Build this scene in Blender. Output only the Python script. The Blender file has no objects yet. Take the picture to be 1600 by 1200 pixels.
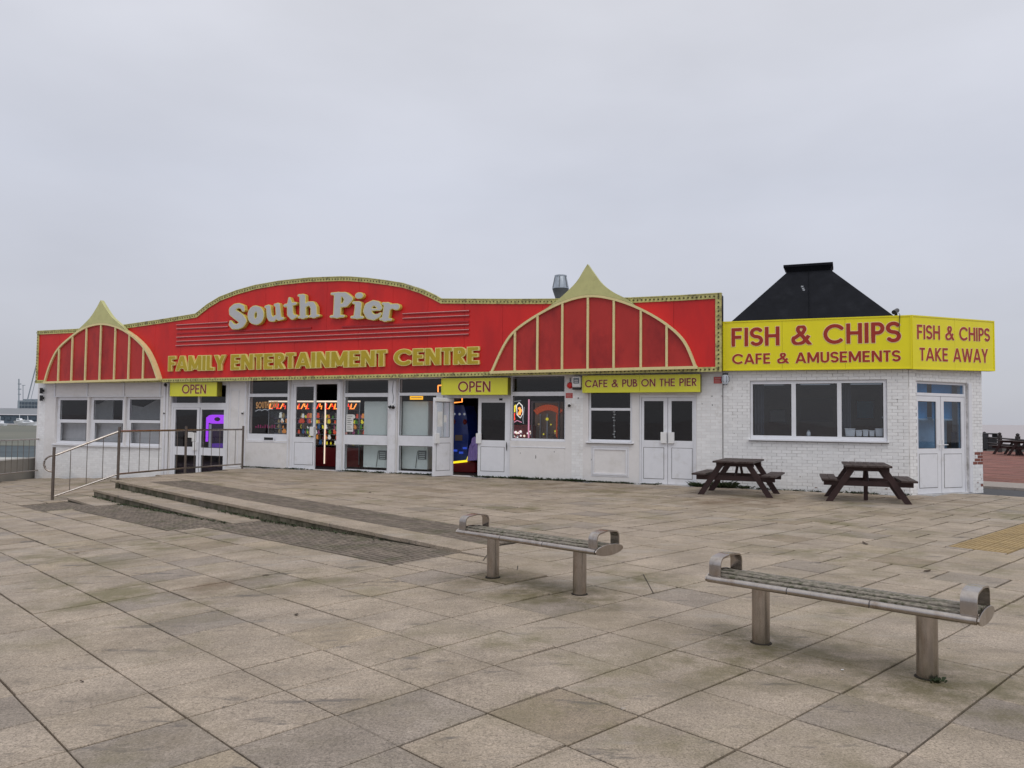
import bpy, bmesh, math, random
import numpy as np
from mathutils import Matrix, Vector
from mathutils.geometry import tessellate_polygon
R = random.Random(7)
SC = bpy.context.scene
COL = SC.collection

# ------------------------------------------------------------------ camera
F = 1220.0; H0 = 1.6
_p = math.atan((647 + .0105*800 - 600)/F); _r = math.atan(.0105)
FW = Vector((0, math.cos(_p), math.sin(_p)))
_u0 = Vector((0, -math.sin(_p), math.cos(_p))); _r0 = Vector((1, 0, 0))
RT = _r0*math.cos(_r) + _u0*math.sin(_r); UP = -_r0*math.sin(_r) + _u0*math.cos(_r)
CAM = Vector((0, 0, H0))
cd = bpy.data.cameras.new('camera'); cam = bpy.data.objects.new('camera', cd); COL.objects.link(cam)
cd.sensor_width = 36; cd.lens = 36*F/1600; cd.clip_end = 30000; cd.clip_start = .05
cam.matrix_world = Matrix(((RT.x, UP.x, -FW.x, 0), (RT.y, UP.y, -FW.y, 0), (RT.z, UP.z, -FW.z, H0), (0, 0, 0, 1)))
SC.camera = cam

# ------------------------------------------------------------------ sky, sun, exposure
SUN_EL, SUN_AZ = math.radians(55), math.radians(200)
w = bpy.data.worlds.new('World'); SC.world = w; w.use_nodes = True
nt = w.node_tree; nt.nodes.clear(); N = nt.nodes.new; LK = nt.links.new
out = N('ShaderNodeOutputWorld'); bg1 = N('ShaderNodeBackground'); bg2 = N('ShaderNodeBackground'); addw = N('ShaderNodeAddShader')
sky = N('ShaderNodeTexSky'); sky.sky_type = 'NISHITA'; sky.sun_disc = False
sky.sun_elevation = SUN_EL; sky.sun_rotation = SUN_AZ
LK(sky.outputs[0], bg1.inputs[0]); bg1.inputs[1].default_value = .008
tc = N('ShaderNodeTexCoord'); sep = N('ShaderNodeSeparateXYZ'); LK(tc.outputs['Generated'], sep.inputs[0])
gr = N('ShaderNodeValToRGB'); LK(sep.outputs[2], gr.inputs[0])
els = gr.color_ramp.elements
els[0].position = 0.0; els[0].color = (.49, .50, .56, 1)
els[1].position = 1.0; els[1].color = (.98, .98, 1.0, 1)
e = els.new(.10); e.color = (.535, .545, .605, 1)
e = els.new(.28); e.color = (.58, .60, .675, 1)
e = els.new(.48); e.color = (.66, .67, .725, 1)
mp = N('ShaderNodeMapping'); mp.inputs['Scale'].default_value = (1, 1, 2.6); LK(tc.outputs['Generated'], mp.inputs[0])
nz = N('ShaderNodeTexNoise'); nz.inputs['Scale'].default_value = 1.7; nz.inputs['Detail'].default_value = 5; nz.inputs['Roughness'].default_value = .5
LK(mp.outputs[0], nz.inputs[0])
mr = N('ShaderNodeMapRange'); mr.inputs['From Min'].default_value = .3; mr.inputs['From Max'].default_value = .7
mr.inputs['To Min'].default_value = .90; mr.inputs['To Max'].default_value = 1.10; LK(nz.outputs[0], mr.inputs[0])
mx = N('ShaderNodeVectorMath'); mx.operation = 'SCALE'; LK(gr.outputs[0], mx.inputs[0]); LK(mr.outputs[0], mx.inputs['Scale'])
LK(mx.outputs[0], bg2.inputs[0]); bg2.inputs[1].default_value = .98
LK(bg1.outputs[0], addw.inputs[0]); LK(bg2.outputs[0], addw.inputs[1]); LK(addw.outputs[0], out.inputs[0])
sl = bpy.data.lights.new('sun', 'SUN'); so = bpy.data.objects.new('sun', sl); COL.objects.link(so)
sl.energy = .9; sl.angle = math.radians(40); sl.color = (1, .97, .93)
# light from behind the camera, a little to the right
_sd = Vector((math.sin(math.radians(25))*math.cos(SUN_EL), -math.cos(math.radians(25))*math.cos(SUN_EL), math.sin(SUN_EL)))
so.rotation_euler = _sd.to_track_quat('Z', 'Y').to_euler()
SC.view_settings.view_transform = 'Standard'; SC.view_settings.look = 'None'
SC.view_settings.exposure = 0.0; SC.view_settings.gamma = 1; SC.view_settings.use_curve_mapping = False

# ------------------------------------------------------------------ pixel rays (photo 1600x1200) onto real planes
def ray(x, y): return FW*F + RT*(x-800) + UP*(600-y)
def gnd(x, y, z=0.0):
    d = ray(x, y); return CAM + d*((z-H0)/d.z)
def proj(P):
    d = Vector(P) - CAM; k = d.dot(FW)
    return (800 + F*d.dot(RT)/k, 600 - F*d.dot(UP)/k, k)
def at_depth(x, y, Y):
    d = ray(x, y); return CAM + d*(Y/d.y)

class Frame:
    def __init__(s, o, ang):
        s.o = Vector(o); s.a = ang
        s.ex = Vector((math.cos(ang), math.sin(ang), 0)); s.ey = Vector((-math.sin(ang), math.cos(ang), 0))
        s.M = Matrix.Translation(s.o) @ Matrix.Rotation(ang, 4, 'Z')
    def px(s, x, y, off=0.0):
        d = ray(x, y); p0 = s.o + s.ey*off
        t = (p0-CAM).dot(s.ey)/d.dot(s.ey); P = CAM + d*t - s.o
        return (P.dot(s.ex), P.z)
    def rect(s, x0, y0, x1, y1, off=0.0):
        ym, xm = (y0+y1)/2, (x0+x1)/2
        a = s.px(x0, ym, off)[0]; b = s.px(x1, ym, off)[0]
        return (a, s.px(xm, y1, off)[1], b, s.px(xm, y0, off)[1])
    def w(s, x, y, z): return s.M @ Vector((x, y, z))
FA = Frame((8.88, 17.48, 0), math.radians(-23.2))
FC = Frame((8.88, 17.48, 0), math.radians(27.0))
CH_LEN = 2.66

# paving frame: K = foot of the steps' right end, u runs back-left along the step edges, n comes towards the camera
K = Vector((-.615, 9.547, 0)); UA = math.radians(133.43)
U = Vector((math.cos(UA), math.sin(UA), 0)); NV = Vector((-math.sin(UA), math.cos(UA), 0))
def un(P): d = Vector(P)-K; return d.dot(U), d.dot(NV)
def xy(u, n, z=0): P = K + U*u + NV*n; return Vector((P.x, P.y, z))
def fall(x): X = max(0.0, -x); return -(.035*X+.0004*X*X)
def fall_g(x): X = max(0.0, -x); return .035+.0008*X if X > 0 else 0.0      # dz/dx
def plaza_z(u, n=.5): return fall(K.x+U.x*u+NV.x*n)
def gpl(x, y):
    P = gnd(x, y)
    for _ in range(5): P = gnd(x, y, fall(P.x))
    return P
STEP_END = 13.0

# ------------------------------------------------------------------ materials
MAT = {}
def mat(name, col, rough=.6, metal=0, var=.15, scale=6.0, bump=.0, bscale=40.0, spec=.5, emit=0, dirt=None, dscale=2.0, dlo=.5, dhi=.7, tint=False, stretch=(1, 1, 1), coat=0):
    m = bpy.data.materials.new(name); m.use_nodes = True; MAT[name] = m
    t = m.node_tree; n = t.nodes; l = t.links; b = n['Principled BSDF']
    b.inputs['Roughness'].default_value = rough; b.inputs['Metallic'].default_value = metal
    b.inputs['Specular IOR Level'].default_value = spec; b.inputs['Coat Weight'].default_value = coat
    if emit:
        b.inputs['Base Color'].default_value = (*[c*.3 for c in col], 1)
        b.inputs['Emission Color'].default_value = (*col, 1); b.inputs['Emission Strength'].default_value = emit
        return m
    g = n.new('ShaderNodeNewGeometry'); mpn = n.new('ShaderNodeMapping'); mpn.inputs['Scale'].default_value = stretch
    l.new(g.outputs['Position'], mpn.inputs[0])
    no = n.new('ShaderNodeTexNoise'); no.inputs['Scale'].default_value = scale; no.inputs['Detail'].default_value = 6; no.inputs['Roughness'].default_value = .62
    l.new(mpn.outputs[0], no.inputs[0])
    rg = n.new('ShaderNodeMapRange'); rg.inputs['From Min'].default_value = .25; rg.inputs['From Max'].default_value = .75
    rg.inputs['To Min'].default_value = 1-var; rg.inputs['To Max'].default_value = 1+var; l.new(no.outputs[0], rg.inputs[0])
    vm = n.new('ShaderNodeVectorMath'); vm.operation = 'SCALE'; vm.inputs[0].default_value = col; l.new(rg.outputs[0], vm.inputs['Scale'])
    last = vm.outputs[0]
    if tint:
        at = n.new('ShaderNodeAttribute'); at.attribute_name = 'tint'
        v2 = n.new('ShaderNodeVectorMath'); v2.operation = 'MULTIPLY'; l.new(last, v2.inputs[0]); l.new(at.outputs['Color'], v2.inputs[1]); last = v2.outputs[0]
    if dirt:
        d = n.new('ShaderNodeTexNoise'); d.inputs['Scale'].default_value = dscale; d.inputs['Detail'].default_value = 8; d.inputs['Roughness'].default_value = .65
        l.new(mpn.outputs[0], d.inputs[0])
        dr = n.new('ShaderNodeMapRange'); dr.inputs['From Min'].default_value = dlo; dr.inputs['From Max'].default_value = dhi; l.new(d.outputs[0], dr.inputs[0])
        mxn = n.new('ShaderNodeMix'); mxn.data_type = 'RGBA'; l.new(dr.outputs[0], mxn.inputs[0]); l.new(last, mxn.inputs[6]); mxn.inputs[7].default_value = (*dirt, 1)
        last = mxn.outputs[2]
    l.new(last, b.inputs['Base Color'])
    if bump:
        bn = n.new('ShaderNodeTexNoise'); bn.inputs['Scale'].default_value = bscale; bn.inputs['Detail'].default_value = 5
        l.new(mpn.outputs[0], bn.inputs[0])
        bp = n.new('ShaderNodeBump'); bp.inputs['Strength'].default_value = bump; bp.inputs['Distance'].default_value = .01
        l.new(bn.outputs[0], bp.inputs['Height']); l.new(bp.outputs[0], b.inputs['Normal'])
    return m
mat('white_upvc', (.78, .79, .83), .3, var=.04, dirt=(.55, .54, .52), dlo=.58, dhi=.85, spec=.4)
mat('white_panel', (.77, .75, .74), .45, var=.04, dirt=(.55, .52, .47), dlo=.54, dhi=.9, dscale=1.3, bump=.05)
mat('white_paint', (.76, .765, .80), .5, var=.05, dirt=(.52, .5, .47), dlo=.55, dhi=.85, bump=.08)
mat('painted_brick', (.83, .83, .83), .55, var=.05, scale=9, dirt=(.50, .47, .43), dlo=.60, dhi=.86, dscale=2.6, bump=.35, bscale=60, tint=True)
mat('painted_mortar', (.68, .67, .67), .8, var=.3, dirt=(.30, .28, .26), bump=.4)
mat('bare_brick', (.22, .075, .055), .8, var=.35, scale=20, bump=.5, tint=True)
mat('dirty_cream', (.52, .48, .42), .7, var=.15, dirt=(.33, .29, .24), dlo=.45, dhi=.7, bump=.2)
mat('red_panel', (.66, .022, .019), .38, var=.14, scale=1.2, dirt=(.47, .018, .02), dlo=.50, dhi=.76, dscale=.9, spec=.35, stretch=(1, 1, .35))
mat('red_canopy', (.46, .032, .027), .42, var=.13, scale=2.0, dirt=(.25, .016, .018), dlo=.5, dhi=.72, dscale=1.2, spec=.35, stretch=(1, 1, .5))
mat('red_trim', (.40, .012, .018), .4, var=.1)
mat('neon_tube', (.80, .45, .43), .3, var=.05)
mat('cream_trim', (.74, .64, .32), .5, var=.1, dirt=(.40, .28, .15), dlo=.6, dhi=.8, dscale=6)
mat('olive_cream', (.54, .53, .23), .45, var=.08, dirt=(.36, .34, .15), dlo=.5, dhi=.85)
mat('bulb_strip', (.56, .53, .20), .5, var=.2, scale=12, dirt=(.14, .12, .06), dlo=.5, dhi=.7, dscale=7)
mat('bulb', (.085, .08, .03), .25, var=.3, scale=15)
mat('gold_face', (.47, .35, .010), .4, var=.12, scale=3)
mat('pale_gold', (.78, .68, .24), .4, var=.08)
mat('grey_face', (.50, .51, .52), .5, var=.06, scale=4)
mat('yellow_return', (.62, .53, .10), .4, var=.1)
mat('dark_line', (.12, .11, .11), .5)
mat('sign_lime', (.70, .68, .045), .35, var=.06, scale=2, dirt=(.42, .40, .06), dlo=.6, dhi=.9, stretch=(1, 1, .4))
mat('sign_yellow', (.84, .75, .004), .35, var=.05, scale=2, dirt=(.55, .45, .02), dlo=.62, dhi=.9, stretch=(1, 1, .4))
mat('sign_side', (.22, .19, .02), .5, var=.1)
mat('vinyl_red', (.36, .022, .006), .4, var=.05)
mat('vinyl_dark', (.20, .018, .012), .4, var=.05)
mat('vinyl_peach', (.80, .62, .33), .4, var=.05)
mat('black_felt', (.013, .014, .018), .85, var=.3, scale=3, dirt=(.024, .025, .03), dlo=.55, dhi=.85, dscale=1.5, bump=.3, spec=.12)
mat('black_plastic', (.015, .015, .017), .4)
mat('white_plastic', (.8, .8, .8), .4, var=.03)
mat('black_paint', (.03, .028, .03), .5)
mat('galvanised', (.42, .46, .50), .35, metal=.8, var=.2, scale=10)
mat('stainless', (.43, .39, .36), .24, metal=1, var=.18, scale=14, dirt=(.22, .15, .10), dlo=.5, dhi=.85, dscale=9, bump=.03, stretch=(1, 1, .35))
mat('brown_steel', (.17, .14, .12), .4, metal=.65, var=.15, scale=10, dirt=(.10, .06, .04), dlo=.55, dhi=.8, dscale=8)
mat('old_timber', (.21, .185, .15), .85, var=.6, scale=30, dirt=(.085, .085, .05), dlo=.5, dhi=.6, dscale=22, bump=1.0, bscale=60, stretch=(1, 1, 1))
mat('table_timber', (.034, .013, .012), .6, var=.3, scale=14, bump=.4, dirt=(.05, .02, .018), dlo=.5, dhi=.75)
mat('table_top_timber', (.045, .027, .024), .55, var=.4, scale=14, bump=.5, dirt=(.10, .08, .07), dlo=.55, dhi=.72, dscale=7)
mat('dark_timber', (.03, .025, .025), .7, var=.3)
mat('joint_dirt', (.026, .020, .013), .95, var=.35, scale=12, bump=.4)
mat('tactile_grey', (.165, .135, .108), .85, var=.25, scale=9, dirt=(.10, .095, .05), dlo=.5, dhi=.75, dscale=2.2, bump=.4, tint=True)
mat('tactile_yellow', (.36, .255, .12), .85, var=.22, scale=6, dirt=(.24, .17, .08), dlo=.48, dhi=.7, dscale=3, bump=.3)
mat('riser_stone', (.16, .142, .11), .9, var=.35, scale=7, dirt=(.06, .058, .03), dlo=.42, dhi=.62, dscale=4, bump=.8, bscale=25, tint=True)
mat('asphalt', (.07, .07, .075), .9, var=.2, scale=20, bump=.4)
mat('kerb_stone', (.33, .29, .26), .85, var=.12, bump=.3)
mat('red_paving', (.215, .085, .062), .85, var=.22, scale=2.5, dirt=(.13, .06, .05), dlo=.52, dhi=.72, dscale=1.4, bump=.3, tint=True)
mat('weed', (.035, .055, .018), .7, var=.5, scale=20)
mat('moss', (.075, .085, .025), .95, var=.5, scale=20, bump=.5)
mat('leaf_litter', (.055, .035, .02), .8, var=.3)
mat('paper_scrap', (.75, .75, .73), .6)
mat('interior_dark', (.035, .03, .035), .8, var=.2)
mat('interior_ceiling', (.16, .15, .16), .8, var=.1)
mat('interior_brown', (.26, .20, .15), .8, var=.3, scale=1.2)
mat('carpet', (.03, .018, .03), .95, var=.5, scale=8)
mat('cabinet_back', (.74, .79, .75), .5, var=.04)
mat('cabinet_dark', (.05, .045, .05), .5)
mat('cabinet_red', (.20, .012, .016), .4)
mat('blue_plastic', (.012, .045, .32), .3, coat=.5)
mat('lilac_plastic', (.48, .36, .85), .35)
mat('vent_grey', (.16, .17, .17), .5)
mat('sea', (.39, .355, .36), .55, var=.16, scale=.22, bump=1.0, bscale=.9, stretch=(.35, 1, 1), spec=.5)
mat('harbour_water', (.075, .095, .105), .75, var=.3, scale=.15, bump=.8, bscale=1.2, stretch=(.3, 1, 1), spec=.12)
mat('mud', (.15, .15, .12), .9, var=.2, scale=.05, dirt=(.13, .135, .11), dlo=.45, dhi=.6, dscale=.03, stretch=(.3, 1, 1))
mat('quay_brick', (.085, .05, .04), .9, var=.35, scale=2, bump=.3)
mat('quay_ledge', (.45, .45, .42), .85, var=.15)
mat('quay_blue', (.10, .135, .17), .7, var=.3, scale=.08, stretch=(1, 1, 2))
mat('far_roof', (.44, .46, .49), .6, var=.06, scale=.05)  # far harbour tones lightened, haze put into the colour
mat('far_wall', (.24, .28, .31), .7, var=.1, scale=.05)
mat('far_glass', (.08, .11, .14), .3)
mat('boat_white', (.85, .87, .9), .3, var=.03)
mat('concrete', (.30, .28, .25), .9, var=.2, scale=1.0, bump=.3)
for nm, c, s in (('glow_orange', (1, .28, .05), 2.2), ('glow_red', (1, .05, .02), 1.6), ('glow_warm', (1, .80, .62), 1.0), ('glow_yellow', (1, .80, .02), 1.1),
                 ('glow_purple', (.42, .05, .95), 1.0), ('glow_pink', (.9, .35, .5), .8), ('glow_blue', (.05, .12, .8), .5), ('glow_white', (1, .95, .9), 1.0),
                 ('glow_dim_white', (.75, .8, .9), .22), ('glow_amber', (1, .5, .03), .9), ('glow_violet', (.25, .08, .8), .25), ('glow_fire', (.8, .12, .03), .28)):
    mat(nm, c, emit=s)
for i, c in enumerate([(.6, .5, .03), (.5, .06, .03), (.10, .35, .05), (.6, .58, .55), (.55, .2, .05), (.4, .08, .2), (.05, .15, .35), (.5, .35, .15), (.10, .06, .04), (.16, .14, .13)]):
    mat('glowing_plush%d' % i, c, emit=.9 if i in (0, 4, 1, 3) else .4)  # toys and trinkets given emission so they look brightly lit
def glass(name, tintc, ior=1.5):
    m = bpy.data.materials.new(name); m.use_nodes = True; MAT[name] = m; t = m.node_tree; n = t.nodes; l = t.links; n.clear()
    o = n.new('ShaderNodeOutputMaterial'); tr = n.new('ShaderNodeBsdfTransparent'); tr.inputs[0].default_value = (*tintc, 1)
    gl = n.new('ShaderNodeBsdfGlossy'); gl.inputs['Roughness'].default_value = .015
    nz_ = n.new('ShaderNodeTexNoise'); nz_.inputs['Scale'].default_value = .8; g_ = n.new('ShaderNodeNewGeometry'); l.new(g_.outputs['Position'], nz_.inputs[0])
    bp = n.new('ShaderNodeBump'); bp.inputs['Strength'].default_value = .12; bp.inputs['Distance'].default_value = .02; l.new(nz_.outputs[0], bp.inputs['Height']); l.new(bp.outputs[0], gl.inputs['Normal'])
    fr = n.new('ShaderNodeFresnel'); fr.inputs[0].default_value = ior; mxs = n.new('ShaderNodeMixShader')
    inv = n.new('ShaderNodeMath'); inv.operation = 'SUBTRACT'; inv.inputs[0].default_value = 1; l.new(g_.outputs['Backfacing'], inv.inputs[1])
    ml = n.new('ShaderNodeMath'); ml.operation = 'MULTIPLY'; l.new(fr.outputs[0], ml.inputs[0]); l.new(inv.outputs[0], ml.inputs[1])
    l.new(ml.outputs[0], mxs.inputs[0]); l.new(tr.outputs[0], mxs.inputs[1]); l.new(gl.outputs[0], mxs.inputs[2]); l.new(mxs.outputs[0], o.inputs[0])
glass('glass', (.93, .95, .96), 1.6); glass('glass_dusty', (.84, .87, .90), 1.85)
glass('glass_blue', (.70, .82, .92), 1.8)

# paving slabs: speckled grey-buff concrete with algae and worn stains
def slab_material():
    m = bpy.data.materials.new('paving_slab'); m.use_nodes = True; MAT['slab'] = m; t = m.node_tree; n = t.nodes; l = t.links; b = n['Principled BSDF']
    g = n.new('ShaderNodeNewGeometry')
    def noise(sc, det=6, ro=.6, src=None):
        x = n.new('ShaderNodeTexNoise'); x.inputs['Scale'].default_value = sc; x.inputs['Detail'].default_value = det; x.inputs['Roughness'].default_value = ro
        l.new(src or g.outputs['Position'], x.inputs[0]); return x.outputs[0]
    def rng(src, a, b_, c, d):
        x = n.new('ShaderNodeMapRange'); x.inputs[1].default_value = a; x.inputs[2].default_value = b_; x.inputs[3].default_value = c; x.inputs[4].default_value = d
        l.new(src, x.inputs[0]); return x.outputs[0]
    def mix(f, a, col):
        x = n.new('ShaderNodeMix'); x.data_type = 'RGBA'; l.new(f, x.inputs[0]); l.new(a, x.inputs[6]); x.inputs[7].default_value = (*col, 1); return x.outputs[2]
    def mul(a, b_):
        x = n.new('ShaderNodeMath'); x.operation = 'MULTIPLY'; l.new(a, x.inputs[0]); l.new(b_, x.inputs[1]); return x.outputs[0]
    at = n.new('ShaderNodeAttribute'); at.attribute_name = 'tint'
    v = n.new('ShaderNodeVectorMath'); v.operation = 'SCALE'; l.new(at.outputs['Color'], v.inputs[0])
    k1 = rng(noise(1.6, 7, .65), .33, .67, .82, 1.2); k2 = rng(noise(85, 3, .8), .38, .62, .72, 1.28); k4 = rng(noise(26, 5, .8), .38, .62, .88, 1.12)
    l.new(mul(mul(k1, k2), k4), v.inputs['Scale'])
    c = v.outputs[0]
    # dark pits
    c = mix(rng(noise(60, 4, .85), .545, .60, 0, .62), c, (.085, .070, .055))
    # brown and grey smears
    st = n.new('ShaderNodeMapping'); st.inputs['Rotation'].default_value = (0, 0, .5); st.inputs['Scale'].default_value = (.6, 2.2, 1); l.new(g.outputs['Position'], st.inputs[0])
    c = mix(rng(noise(1.3, 8, .7, st.outputs[0]), .51, .66, 0, .38), c, (.175, .148, .115))
    c = mix(rng(noise(.9, 8, .7), .50, .66, 0, .42), c, (.20, .162, .105))
    c = mix(rng(noise(2.3, 9, .74, st.outputs[0]), .575, .66, 0, .75), c, (.105, .095, .088))
    vo = n.new('ShaderNodeTexVoronoi'); vo.inputs['Scale'].default_value = 3.3; l.new(g.outputs['Position'], vo.inputs[0])
    c = mix(rng(vo.outputs['Distance'], .055, .035, 0, .55), c, (.10, .088, .075))
    vo2 = n.new('ShaderNodeTexVoronoi'); vo2.inputs['Scale'].default_value = 2.1; l.new(g.outputs['Position'], vo2.inputs[0])
    c = mix(rng(vo2.outputs['Distance'], .035, .02, 0, .5), c, (.42, .39, .36))
    # algae: patches, more of it round the bench feet and by the wall
    c = mix(rng(noise(.55, 7, .72, st.outputs[0]), .56, .66, 0, .5), c, (.36, .325, .29))
    al = rng(noise(1.1, 8, .7), .48, .62, 0, .7)
    c = mix(mul(al, rng(noise(.33, 3), .45, .6, 0, 1)), c, (.145, .13, .055))
    for px_, py_, rad in ((1.85, 5.77, .85), (2.6, 4.95, 1.1), (-.15, 7.93, .7), (.6, 7.12, .9), (1.3, 5.3, .8), (3.4, 4.4, 1.0), (-2.55, 8.05, .8), (1.4, 7.9, .6), (.2, 7.4, .7)):
        ds = n.new('ShaderNodeVectorMath'); ds.operation = 'DISTANCE'; l.new(g.outputs['Position'], ds.inputs[0]); ds.inputs[1].default_value = (px_, py_, 0)
        f = rng(ds.outputs['Value'], rad, rad*.15, 0, 1)
        c = mix(mul(f, rng(noise(2.6, 9, .75), .42, .60, 0, .78)), c, (.11, .095, .036))
    for (px_, py_, rad) in ((5.0, 16.2, 1.5), (1.7, 19.4, 2.2), (3.9, 15.6, 1.0), (8.2, 17.0, 1.4), (-3.0, 8.0, .6)):
        ds = n.new('ShaderNodeVectorMath'); ds.operation = 'DISTANCE'; l.new(g.outputs['Position'], ds.inputs[0]); ds.inputs[1].default_value = (px_, py_, 0)
        c = mix(mul(rng(ds.outputs['Value'], rad, rad*.1, 0, 1), rng(noise(1.7, 7, .7), .42, .60, 0, .75)), c, (.150, .098, .055))
    l.new(c, b.inputs['Base Color'])
    l.new(rng(noise(1.4, 5), .3, .7, .58, .88), b.inputs['Roughness']); b.inputs['Specular IOR Level'].default_value = .35
    bp = n.new('ShaderNodeBump'); bp.inputs['Strength'].default_value = .5; bp.inputs['Distance'].default_value = .004
    l.new(noise(110, 5, .75), bp.inputs['Height']); l.new(bp.outputs[0], b.inputs['Normal'])
slab_material()

# ------------------------------------------------------------------ mesh building
def tag(o, label=None, cat=None, group=None, kind=None):
    if label: o['label'] = label
    if cat: o['category'] = cat
    if group: o['group'] = group
    if kind: o['kind'] = kind
    return o
def mworld(o):
    M = Matrix.Identity(4)
    while o is not None: M = o.matrix_basis @ M; o = o.parent
    return M
class MB:
    def __init__(s, M=None): s.v = []; s.f = []; s.m = []; s.c = []; s.M = M
    def add(s, vs, fs, m=0, c=(1, 1, 1)):
        k = len(s.v)
        s.v += [(s.M @ Vector(p)) if s.M else Vector(p) for p in vs]
        for f in fs: s.f.append([k+i for i in f]); s.m.append(m); s.c.append(c)
    def box(s, x0, x1, y0, y1, z0, z1, m=0, c=(1, 1, 1), M=None):
        vs = [Vector(p) for p in ((x0, y0, z0), (x1, y0, z0), (x1, y1, z0), (x0, y1, z0), (x0, y0, z1), (x1, y0, z1), (x1, y1, z1), (x0, y1, z1))]
        if M: vs = [M @ p for p in vs]
        s.add(vs, [(3, 2, 1, 0), (4, 5, 6, 7), (0, 1, 5, 4), (1, 2, 6, 5), (2, 3, 7, 6), (3, 0, 4, 7)], m, c)
    def prism(s, loops, y0, y1, m=0, ms=None):
        # loops: list of xz polygons (first outer, others holes); front face at y0
        if not isinstance(loops[0][0], (tuple, list, Vector)): loops = [loops]
        allp = [p for lp in loops for p in lp]; n = len(allp)
        tri = tessellate_polygon([[Vector((p[0], p[1], 0)) for p in lp] for lp in loops])
        vs = [(p[0], y0, p[1]) for p in allp] + [(p[0], y1, p[1]) for p in allp]
        fs = []
        for t in tri:
            a, b, c = (Vector((allp[i][0], allp[i][1], 0)) for i in t)
            if (b-a).cross(c-a).z < 0: t = (t[0], t[2], t[1])
            fs.append(tuple(t)); 
        s.add(vs, fs, m)
        s.add(vs, [tuple(n+i for i in reversed(f)) for f in fs], m)
        sf = []; k = 0
        for lp in loops:
            L = len(lp)
            for i in range(L):
                j = (i+1) % L; sf.append((k+i, n+k+i, n+k+j, k+j))
            k += L
        s.add(vs, sf, m if ms is None else ms)
    def quadlist(s, qs, m=0, c=(1, 1, 1)):
        for q in qs: s.add(q, [tuple(range(len(q)))], m, c)
    def tube(s, path, r, seg=8, m=0, cap=True, sq=1.0):
        path = [Vector(p) for p in path]; n = len(path); vs = []; up = Vector((0, 0, 1))
        rr = r if isinstance(r, (list, tuple)) else [r]*n
        for i, p in enumerate(path):
            d = (path[min(i+1, n-1)] - path[max(i-1, 0)]).normalized()
            a = d.cross(up) if abs(d.dot(up)) < .95 else d.cross(Vector((0, 1, 0)))
            a.normalize(); b = a.cross(d)
            for j in range(seg):
                t = 2*math.pi*j/seg; vs.append(p + a*(rr[i]*math.cos(t)) + b*(rr[i]*math.sin(t)*sq))
        fs = [(i*seg+j, i*seg+(j+1) % seg, (i+1)*seg+(j+1) % seg, (i+1)*seg+j) for i in range(n-1) for j in range(seg)]
        if cap: fs += [tuple(reversed(range(seg))), tuple((n-1)*seg+j for j in range(seg))]
        s.add(vs, fs, m)
    def lathe(s, prof, c=(0, 0, 0), seg=16, m=0, sx=1, sy=1):
        vs = []; n = len(prof)
        for r, z in prof:
            for j in range(seg):
                t = 2*math.pi*j/seg; vs.append((c[0]+r*math.cos(t)*sx, c[1]+r*math.sin(t)*sy, c[2]+z))
        fs = [(i*seg+j, i*seg+(j+1) % seg, (i+1)*seg+(j+1) % seg, (i+1)*seg+j) for i in range(n-1) for j in range(seg)]
        fs += [tuple(reversed(range(seg))), tuple((n-1)*seg+j for j in range(seg))]
        s.add(vs, fs, m)
    def ball(s, c, r, m=0, seg=6, rings=4, sq=1.0):
        prof = [(max(.001, math.sin(math.pi*i/rings))*r, -math.cos(math.pi*i/rings)*r*sq) for i in range(rings+1)]
        s.lathe(prof, c, seg, m)
    def build(s, name, mats, parent=None, smooth=None, bevel=0, top=False, tintattr=False, origin=None):
        me = bpy.data.meshes.new(name)
        mats = mats if isinstance(mats, (list, tuple)) else [mats]
        vs = s.v
        if parent is not None:
            Mi = mworld(parent).inverted(); vs = [Mi @ v for v in vs]; loc = None
        else:
            if origin is None:
                a = np.array([tuple(v) for v in vs]); lo, hi = a.min(0), a.max(0); origin = Vector(((lo[0]+hi[0])/2, (lo[1]+hi[1])/2, lo[2]))
            loc = Vector(origin); vs = [v-loc for v in vs]
        me.from_pydata([tuple(v) for v in vs], [], s.f)
        for q in mats: me.materials.append(MAT[q])
        me.polygons.foreach_set('material_index', s.m)
        if tintattr:
            a = me.attributes.new('tint', 'FLOAT_COLOR', 'CORNER'); d = []
            for p, c in zip(s.f, s.c): d += [*c, 1]*len(p)
            a.data.foreach_set('color', d)
        if bevel:
            bm = bmesh.new(); bm.from_mesh(me)
            bmesh.ops.bevel(bm, geom=[e for e in bm.edges if len(e.link_faces) == 2 and e.calc_face_angle(0) > .6], offset=bevel, segments=1, affect='EDGES', clamp_overlap=True)
            bm.to_mesh(me); bm.free()
        me.update()
        if smooth is not None:
            me.polygons.foreach_set('use_smooth', [True]*len(me.polygons))
            try: me.set_sharp_from_angle(angle=math.radians(smooth))
            except Exception: pass
        o = bpy.data.objects.new(name, me); COL.objects.link(o)
        if parent is not None: o.parent = parent
        else: o.location = loc
        return o
def empty(name, loc, label=None, cat=None, group=None, rz=0):
    o = bpy.data.objects.new(name, None); COL.objects.link(o); o.location = loc; o.rotation_euler = (0, 0, rz); o.empty_display_size = .2
    return tag(o, label, cat, group)
def copy_tree(o, parent=None, loc=None, rz=None):
    c = o.copy(); COL.objects.link(c); c.parent = parent
    if loc is not None: c.location = loc
    if rz is not None: c.rotation_euler = (0, 0, rz)
    for ch in list(o.children): copy_tree(ch, c)
    return c
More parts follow.
